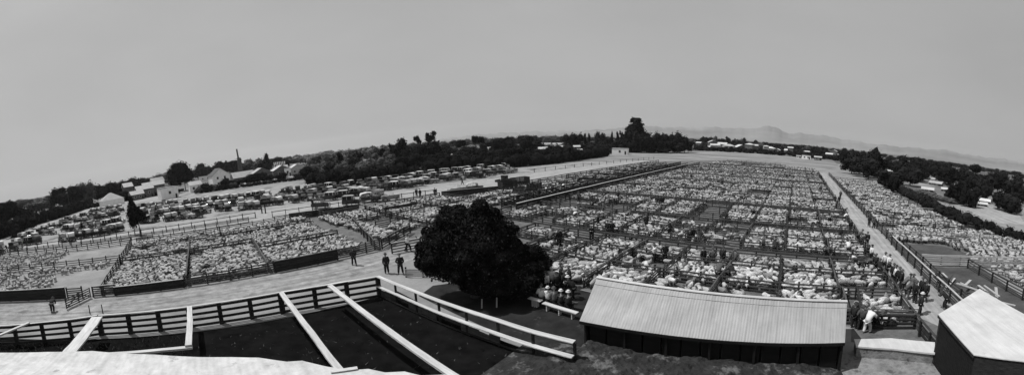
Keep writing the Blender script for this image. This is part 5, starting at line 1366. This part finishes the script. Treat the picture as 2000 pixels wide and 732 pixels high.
for (x, d, z, q, qz) in lob:
    c = rt_ * x + fw * d + Vector((0, 0, z))
    core(mb, c, (q * .74, q * .74, qz * .74), r)
    f0_ = len(mb.mi); leaf_mass(mb, c, (q, q, qz), int(4200 * q), .10, r)
    for k_ in range(f0_, len(mb.mi)):
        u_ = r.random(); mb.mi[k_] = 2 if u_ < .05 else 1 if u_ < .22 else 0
for _ in range(2600):
    x, d, z, q, qz = r.choice(lob); v_ = Vector((r.gauss(0, 1), r.gauss(0, 1), r.gauss(0, 1))).normalized()
    c = rt_ * x + fw * d + Vector((0, 0, z)) + Vector((v_.x * q, v_.y * q, v_.z * qz)) * r.uniform(1.0, 1.2)
    if c.z < .2: continue
    a = Vector((r.gauss(0, 1), r.gauss(0, 1), r.gauss(0, 1))).normalized(); b = a.cross(Vector((.3, .5, 1))).normalized(); s_ = r.uniform(.06, .16)
    mb.add([c - a * s_, c - b * s_ * .6, c + a * s_, c + b * s_ * .6], [(0, 1, 2, 3)])
mb.build('crown', ['leaf_black', 'leaf_dark', 'leaf_paler'], t)
mt.tube([(0, 0, -.1), (.1, 0, 1.4), (0, .1, 3.0), (.1, 0, 5.0)], [.42, .34, .26, .08], 9)
for k in range(7):
    an = k * .9; mt.tube([(0, 0, 1.2 + k * .3), (math.cos(an) * 1.1, math.sin(an) * 1.1, 2.4 + k * .3), (math.cos(an) * 2.0, math.sin(an) * 2.0, 3.2 + k * .3)], [.16, .1, .04], 6)
mt.build('trunk', 'bark', t)

# far belt of trees along the horizon
rb = random.Random(8)
for i, x in enumerate(range(-20, 1130, 15)):
    D = rb.uniform(420, 620)
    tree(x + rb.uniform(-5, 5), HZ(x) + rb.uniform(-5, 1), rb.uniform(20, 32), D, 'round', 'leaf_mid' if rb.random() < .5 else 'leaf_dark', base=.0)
for i, x in enumerate(range(1100, 2010, 16)):
    D = rb.uniform(560, 760)
    tree(x + rb.uniform(-5, 5), HZ(x) + rb.uniform(0, 4), rb.uniform(16, 26), D, 'round', 'leaf_dark', base=.0)
# hedges and scrub
def hedge(name, lab, pts, h, wd, seed, m='leaf_dark', leaf=.3, dens=9, cat='hedge'):
    r = random.Random(seed); mb = MB(); pts = [Vector(p) for p in pts]; o0 = pts[0].copy()
    for p0, p1 in zip(pts, pts[1:]):
        ln = (p1 - p0).length; n = max(1, int(ln / (wd * .8)))
        for i in range(n):
            p = p0.lerp(p1, (i + .5) / n) - o0; hh = h * r.uniform(.75, 1.2)
            c = (p.x + r.uniform(-.3, .3) * wd, p.y + r.uniform(-.3, .3) * wd, hh * .45)
            core(mb, c, (wd * .6, wd * .6, hh * .5), r); leaf_mass(mb, c, (wd * .75, wd * .75, hh * .62), int(dens * wd * 4), leaf, r)
    o = link(name, mb.mesh(name, m), None, o0); return tag(o, lab, cat)
hedge('scrub_hedge', 'line of dark scrub running down the outer side of the right yards', abp([(135, 31), (110, 31.5), (95, 31), (80, 31), (70, 31), (62, 31.5)]), 2.2, 2.2, 1)
hedge('scrub_hedge', 'nearer dark scrub between the bright sheep and the pale field', [W(1800, 405), W(1850, 425), W(1890, 442), W(1930, 455), W(1970, 468), W(2020, 480)], 2.0, 1.6, 2)
hedge('scrub_hedge', 'grey rough brush on the slope below the dark trees', [W(1770, 385), W(1800, 380), W(1850, 395), W(1870, 400)], 1.6, 2.5, 3, 'leaf_mid')
hedge('clipped_hedge', 'long dark hedge running along the top of the left car park', [W(113, 418), W(160, 410), W(220, 398), W(280, 387), W(330, 378)], 2.6, 2.2, 4, 'leaf_black')
hedge('shelter_hedge', 'thick black hedge along the far side of the pale road at the left edge', [W(-30, 476), W(0, 466), W(40, 450), W(80, 436), W(115, 426), W(150, 414), W(180, 402)], 5.0, 3.2, 5, 'leaf_black', .45)
hedge('brush', 'dark undergrowth along the foot of the wood behind the parked cars', [W(600, 368), W(700, 358), W(800, 345), W(900, 334), W(980, 328), W(1060, 322), W(1120, 314), W(1180, 305)], 5.0, 4.2, 6, 'leaf_dark', .5, 7)

# ------------------------------------------------------------------ houses
def house(x, yb, wpx, hpx, lab, rot=0.0, depth=1.0, wall='wall_white', roof='iron_mid', pitch=.45, kind='gable', D=None, win=2, group='houses beyond the saleyards', name='timber_house', chim=False, storeys=1):
    if D is None:
        p = W(x, yb); D = math.hypot(p.x, p.y)
    p = WD(x, D)
    w_ = wpx / F * D; h = hpx / F * D; dp = w_ * depth
    az = math.atan2(-p.x, p.y)                       # local +y points away from the camera
    t = thing(name, lab, 'house' if name != 'shed' else 'shed', p, az + rot, group)
    mb = MB(); th = .15
    hw = h if kind == 'flat' else h * .95
    for (cx, cy, dx, dy) in ((0, -dp / 2, w_, th), (0, dp / 2, w_, th), (-w_ / 2, 0, th, dp - th * 2), (w_ / 2, 0, th, dp - th * 2)):
        mb.box((cx, cy, hw / 2 - .1), (dx, dy, hw + .2))
    rise = 0
    if kind == 'gable':                              # ridge runs front to back: gable faces the camera
        rise = w_ / 2 * pitch
        for cy in (-dp / 2, dp / 2): mb.add([(-w_ / 2, cy - .07, hw), (w_ / 2, cy - .07, hw), (0, cy - .07, hw + rise), (-w_ / 2, cy + .07, hw), (w_ / 2, cy + .07, hw), (0, cy + .07, hw + rise)], [(0, 1, 2), (5, 4, 3), (0, 2, 5, 3), (1, 4, 5, 2)])
    elif kind == 'side':
        rise = dp / 2 * pitch
        for cx in (-w_ / 2, w_ / 2): mb.add([(cx - .07, -dp / 2, hw), (cx - .07, dp / 2, hw), (cx - .07, 0, hw + rise), (cx + .07, -dp / 2, hw), (cx + .07, dp / 2, hw), (cx + .07, 0, hw + rise)], [(0, 1, 2), (5, 4, 3), (0, 2, 5, 3), (1, 4, 5, 2)])
    mb.build('wall', wall, t)
    ov = .35; mb = MB()
    if kind == 'gable':
        for s_ in (-1, 1): mb.bar((0, 0, hw + rise + .1), (s_ * (w_ / 2 + ov), 0, hw - ov * pitch + .1), dp + ov * 2, .12)
    elif kind == 'side':
        for s_ in (-1, 1): mb.bar((0, 0, hw + rise + .1), (0, s_ * (dp / 2 + ov), hw - ov * pitch + .1), w_ + ov * 2, .12)
    elif kind == 'hip':
        rise = dp / 2 * pitch; a, b = w_ / 2 + ov, dp / 2 + ov; k_ = max(w_ / 2 - dp / 2, .3)
        mb.add([(-a, -b, hw), (a, -b, hw), (a, b, hw), (-a, b, hw), (-k_, 0, hw + rise), (k_, 0, hw + rise)], [(0, 1, 5, 4), (1, 2, 5), (2, 3, 4, 5), (3, 0, 4), (3, 2, 1, 0)])
    else:
        mb.box((0, 0, hw + .2), (w_ + .4, dp + .4, .15), ry=.03)
    rf = mb.build('roof', roof, t)
    if chim:
        mb = MB(); mb.box((w_ * .2, dp * .1, hw + rise * .8 + .6), (.7, .5, 1.8)); mb.build('chimney', 'brick', rf)
    for st in range(storeys):
        for k in range(win):
            xx = -w_ / 2 + w_ * (k + .7) / (win + .4); zz = hw * (.55 if storeys == 1 else (.28 + .48 * st))
            mb = MB(); ww, wh = min(1.1, w_ / win * .4), min(1.3, h * .35)
            mb.box((xx, -dp / 2 - .10, zz), (ww + .16, .06, wh + .16)); f = mb.build('window', 'wall_white', t)
            mb = MB(); mb.box((xx, -dp / 2 - .14, zz), (ww, .03, wh)); mb.build('pane', 'window_dark', f)
    if win:
        mb = MB(); mb.box((w_ * .36, -dp / 2 - .11, min(2.0, h) / 2), (.9, .06, min(2.0, h * .8))); mb.build('door', 'window_dark', t)
    return t
house(424, 362, 34, 23, 'tall white weatherboard house with a steep gable, left of the chimney stack', rot=.25, depth=1.1, pitch=.75, win=2, roof='iron_dark', D=222, storeys=2)
house(322, 389, 34, 22, 'flat-fronted white hut with one tiny window above the car park', rot=.3, depth=.8, kind='flat', win=1, roof='iron_pale')
house(212, 402, 42, 12, 'pale hipped shed at the top of the left road', rot=.2, depth=.9, kind='hip', pitch=.7, win=0, roof='iron_pale', name='shed')
def sky_house(x, ytop, wpx, D, lab, **k):
    gy = HZ(x) + math.atan(CH / D) * F
    house(x, 0, wpx, max(4, (gy - ytop) * .72), lab, D=D, **{**dict(pitch=.8, rot=.25), **k})
sky_house(278, 361, 34, 224, 'low pale-roofed house between the hedge and the flat-fronted hut', depth=.5, kind='side', roof='iron_white', wall='wall_dark')
sky_house(296, 352, 42, 228, 'long low pale roof behind the flat-fronted hut', depth=.4, kind='side', roof='iron_white', wall='wall_dark')
sky_house(305, 343, 24, 236, 'pale square house behind the flat-fronted hut', depth=.8, kind='side', roof='iron_mid')
sky_house(247, 353, 18, 236, 'small pale house on the left skyline between round trees', kind='side', roof='iron_white', wall='wall_dark')
sky_house(262, 374, 26, 216, 'low house just above the long hedge left of the hut', kind='side', depth=.6, roof='iron_white', wall='wall_dark')
house(398, 330, 24, 8, 'wide pale building on the skyline left of the gabled house', kind='flat', depth=.5, roof='iron_mid', D=360)
sky_house(376, 354, 24, 200, 'small shed with pale roof below the great round tree', kind='side', depth=.6, roof='iron_white', name='shed')
house(470, 346, 42, 9, 'long low shed with pale roof at the foot of the chimney stack', rot=.2, depth=.8, kind='side', roof='iron_pale', wall='wall_dark', pitch=.6, D=240, name='shed', win=0)
house(505, 343, 40, 13, 'dark-walled shed with pale roof right of the chimney stack', rot=.2, depth=.9, kind='gable', roof='iron_pale', wall='wall_dark', pitch=.5, D=228, name='shed')
house(545, 348, 34, 14, 'sawtooth-roofed building with a row of roof vents', rot=.2, depth=1.0, kind='gable', roof='iron_mid', wall='wall_dark', pitch=.5, D=232, name='shed')
house(575, 346, 30, 13, 'gabled shed with white front beside the feathery wood', rot=.2, depth=1.0, kind='gable', roof='iron_mid', wall='wall_grey', pitch=.5, D=232, name='shed')
house(523, 346, 12, 13, 'bright narrow white-fronted building between the low sheds', kind='flat', roof='iron_pale', D=226, name='shed', win=1)
house(558, 344, 12, 15, 'second bright white-fronted building right of the sawtooth roof', kind='flat', roof='iron_pale', D=226, name='shed', win=1)
house(478, 330, 16, 6, 'small pale-roofed building behind the chimney stack', kind='side', roof='iron_pale', D=300)
house(497, 332, 14, 8, 'square pale building behind the low sheds', kind='flat', roof='iron_pale', D=300)
house(572, 322, 16, 10, 'pale building on the skyline beside the feathery wood', kind='flat', roof='iron_pale', D=330)
house(549, 325, 20, 7, 'sunlit low roof behind the roof vents', kind='side', roof='iron_pale', D=320)
for i in range(7):
    mb = MB(); D = 236; p = WD(534 + i * 3.4, D); mb.box((0, 0, 8.1), (.4, .4, 1.6)); mb.box((0, 0, 8.95), (.6, .6, .12)); mb.box((0, 0, 3.6), (.18, .18, 7.4))
    o = link('roof_vent', mb.mesh('roof_vent', 'wall_white'), None, p); tag(o, 'slim white roof vent of the sawtooth building, %s from the left' % ordn(i), 'vent', 'row of roof vents')
house(1212, 298, 30, 11, 'little white hut at the far left corner of the main yard', rot=-.15, depth=.6, kind='flat', win=1, roof='iron_pale', D=225)
house(1130, 283, 12, 6, 'small pale gabled house amid the trees left of the little white hut', kind='gable', roof='iron_pale', D=300)
house(1125, 292, 10, 5, 'tiny white hut below the small gabled house in the trees', kind='flat', roof='iron_pale', D=262)
for i, (x, y, w_, D) in enumerate(((965, 285, 20, 260), (985, 284, 16, 262), (880, 292, 14, 240), (845, 300, 14, 230), (820, 290, 12, 232), (735, 312, 16, 215), (710, 312, 12, 215), (765, 305, 16, 215), (1050, 279, 16, 380), (1066, 278, 18, 400), (1090, 279, 22, 380), (1082, 288, 22, 250), (738, 294, 14, 330), (865, 296, 10, 232), (1200, 270, 10, 285), (1215, 262, 8, 300))):
    house(x, y, w_, 5, 'pale-roofed house half hidden %s, %s of them' % (tlm(x), ordn(i)), kind='side', depth=.6, roof='iron_pale', D=D)
hr = random.Random(31)
sm = [(1352, 286, 16, 6), (1366, 274, 10, 5), (1392, 273, 16, 6), (1397, 282, 18, 6), (1388, 287, 14, 5), (1412, 281, 18, 9), (1424, 284, 22, 7), (1410, 290, 12, 4), (1447, 287, 22, 6), (1438, 292, 12, 4), (1474, 284, 13, 9), (1465, 276, 16, 5), (1497, 280, 10, 5), (1505, 288, 20, 6), (1520, 291, 10, 4), (1541, 293, 14, 6), (1545, 284, 10, 6), (1577, 296, 10, 6), (1498, 299, 7, 4), (1465, 297, 6, 4), (1622, 299, 14, 5), (1634, 298, 10, 4), (1630, 289, 12, 5), (1652, 299, 10, 5), (1545, 301, 10, 4)]
for i, (x, y, w_, h_) in enumerate(sm):
    D = 338 + hr.uniform(-8, 22)
    gy = HZ(x) + math.atan(CH / D) * F
    t = house(x, y, w_, max(7, gy - (y - h_)) * .62, 'far town house beyond the main yard, %s counted from the great conifer' % ordn(i), rot=hr.uniform(-.5, .5), kind=hr.choice(['side', 'gable', 'side', 'hip']), depth=.7, roof='iron_white' if i % 3 else 'iron_mid', wall='wall_grey' if i % 3 == 0 else 'wall_dark', D=D, chim=i % 4 == 0)
house(1577, 309, 17, 7, 'low white hut in the dark trees at the far right corner of the main yard', kind='flat', depth=.6, roof='iron_pale', D=290)
house(1600, 309, 14, 6, 'low dark hut beside the low white hut at the far corner', kind='side', depth=.6, roof='iron_mid', wall='wall_dark', D=290)
house(1562, 306, 8, 4, 'tiny pale hut left of the low white hut', kind='side', depth=.6, roof='iron_pale', D=300)
for i, (x, y, w_, D) in enumerate(((1738, 308, 12, 260), (1742, 316, 9, 215), (1780, 312, 12, 230), (1832, 327, 20, 190), (1835, 334, 24, 165), (1870, 340, 12, 150), (1905, 330, 14, 210), (1935, 332, 18, 220), (1930, 345, 10, 160), (1910, 366, 18, 125), (1932, 372, 22, 118), (1965, 356, 16, 150), (1975, 372, 18, 125), (1980, 348, 12, 180), (1855, 350, 16, 140), (1760, 330, 16, 170), (1820, 352, 22, 130), (1930, 385, 16, 108), (1990, 388, 18, 105), (1870, 316, 12, 330))):
    house(x, y, w_, 4.5, 'small low building on the right slope, %s of them from its left' % ordn(i), rot=hr.uniform(-.4, .4), kind='side', depth=.7, roof='iron_pale' if i % 3 == 0 else 'iron_mid', wall='wall_dark', D=D)

# chimney stack
p = WD(468, 262); ht = ZT(464, 291, 262)
t = thing('chimney_stack', 'slender dark factory chimney with a thick lower part and a wisp of smoke', 'chimney', p)
mb = MB(); mb.tube([(0, 0, 0), (-.25, 0, ht * .45), (-.5, 0, ht * .72)], [1.7, 1.3, 1.0], 12); mb.build('stack_base', 'brick', t)
mb = MB(); mb.tube([(-.3, 0, ht * .4), (-1.1, 0, ht * .98), (-1.1, 0, ht * .981), (-1.1, 0, ht)], [.7, .5, .62, .62], 12); mb.build('flue', 'brick', t)
# poles
for i, (x0, y0, D, yt) in enumerate(((61, 451, 150, 413), (131, 405, 230, 380))):
    p = WD(x0, D); mb = MB(); h_ = max(6, ZT(x0, yt, D)); mb.tube([(0, 0, 0), (.2, 0, h_)], [.17, .11], 7); mb.box((.15, 0, h_ - .5), (.1, 1.6, .12), math.atan2(-p.y, -p.x))
    o = link('utility_pole', mb.mesh('utility_pole', 'timber'), None, p); tag(o, ('nearer' if i == 0 else 'further') + ' of two thin wooden poles beside the pale road at the left', 'pole', None)
# small gate posts at the car park corner
for i, (x, y) in enumerate(((512, 417), (519, 417))):
    mb = MB(); mb.box((0, 0, 1.0), (.2, .2, 2.0)); o = link('gate_post', mb.mesh('gate_post', 'timber_dark'), None, W(x, y)); tag(o, ('left' if i == 0 else 'right') + ' one of two stout dark gate posts at the car park edge', 'post')

# haze over the plain
X = 7200
mb = MB(); mb.box((0, 0, 149.5), (2 * X, 2 * X, 311))
hm = bpy.data.materials.new('haze'); hm.use_nodes = True; hn = hm.node_tree; hn.nodes.clear()
ho = hn.nodes.new('ShaderNodeOutputMaterial'); pv = hn.nodes.new('ShaderNodeVolumePrincipled')
pv.inputs['Color'].default_value = (.95, .95, .95, 1); pv.inputs['Density'].default_value = 0.7e-4; pv.inputs['Anisotropy'].default_value = 0.2
hn.links.new(pv.outputs[0], ho.inputs['Volume'])
me = bpy.data.meshes.new('haze'); me.from_pydata(mb.v, [], mb.f); me.materials.append(hm)
o = link('haze', me); o['kind'] = 'stuff'


for i, (x, yt, w_, D) in enumerate(((716, 303, 16, 168), (738, 304, 14, 168), (786, 309, 12, 166), (868, 290, 16, 182), (886, 293, 14, 178), (965, 281, 26, 190), (988, 283, 14, 190), (1060, 282, 18, 196), (1078, 286, 22, 186), (1092, 279, 16, 210), (1126, 279, 12, 225), (1131, 288, 10, 215))):
    sky_house(x, yt, w_, D, 'pale roof glimpsed between crowns of the centre wood, %s of them' % ordn(i), kind='side', depth=.5, roof='iron_white', wall='wall_dark', pitch=.7)
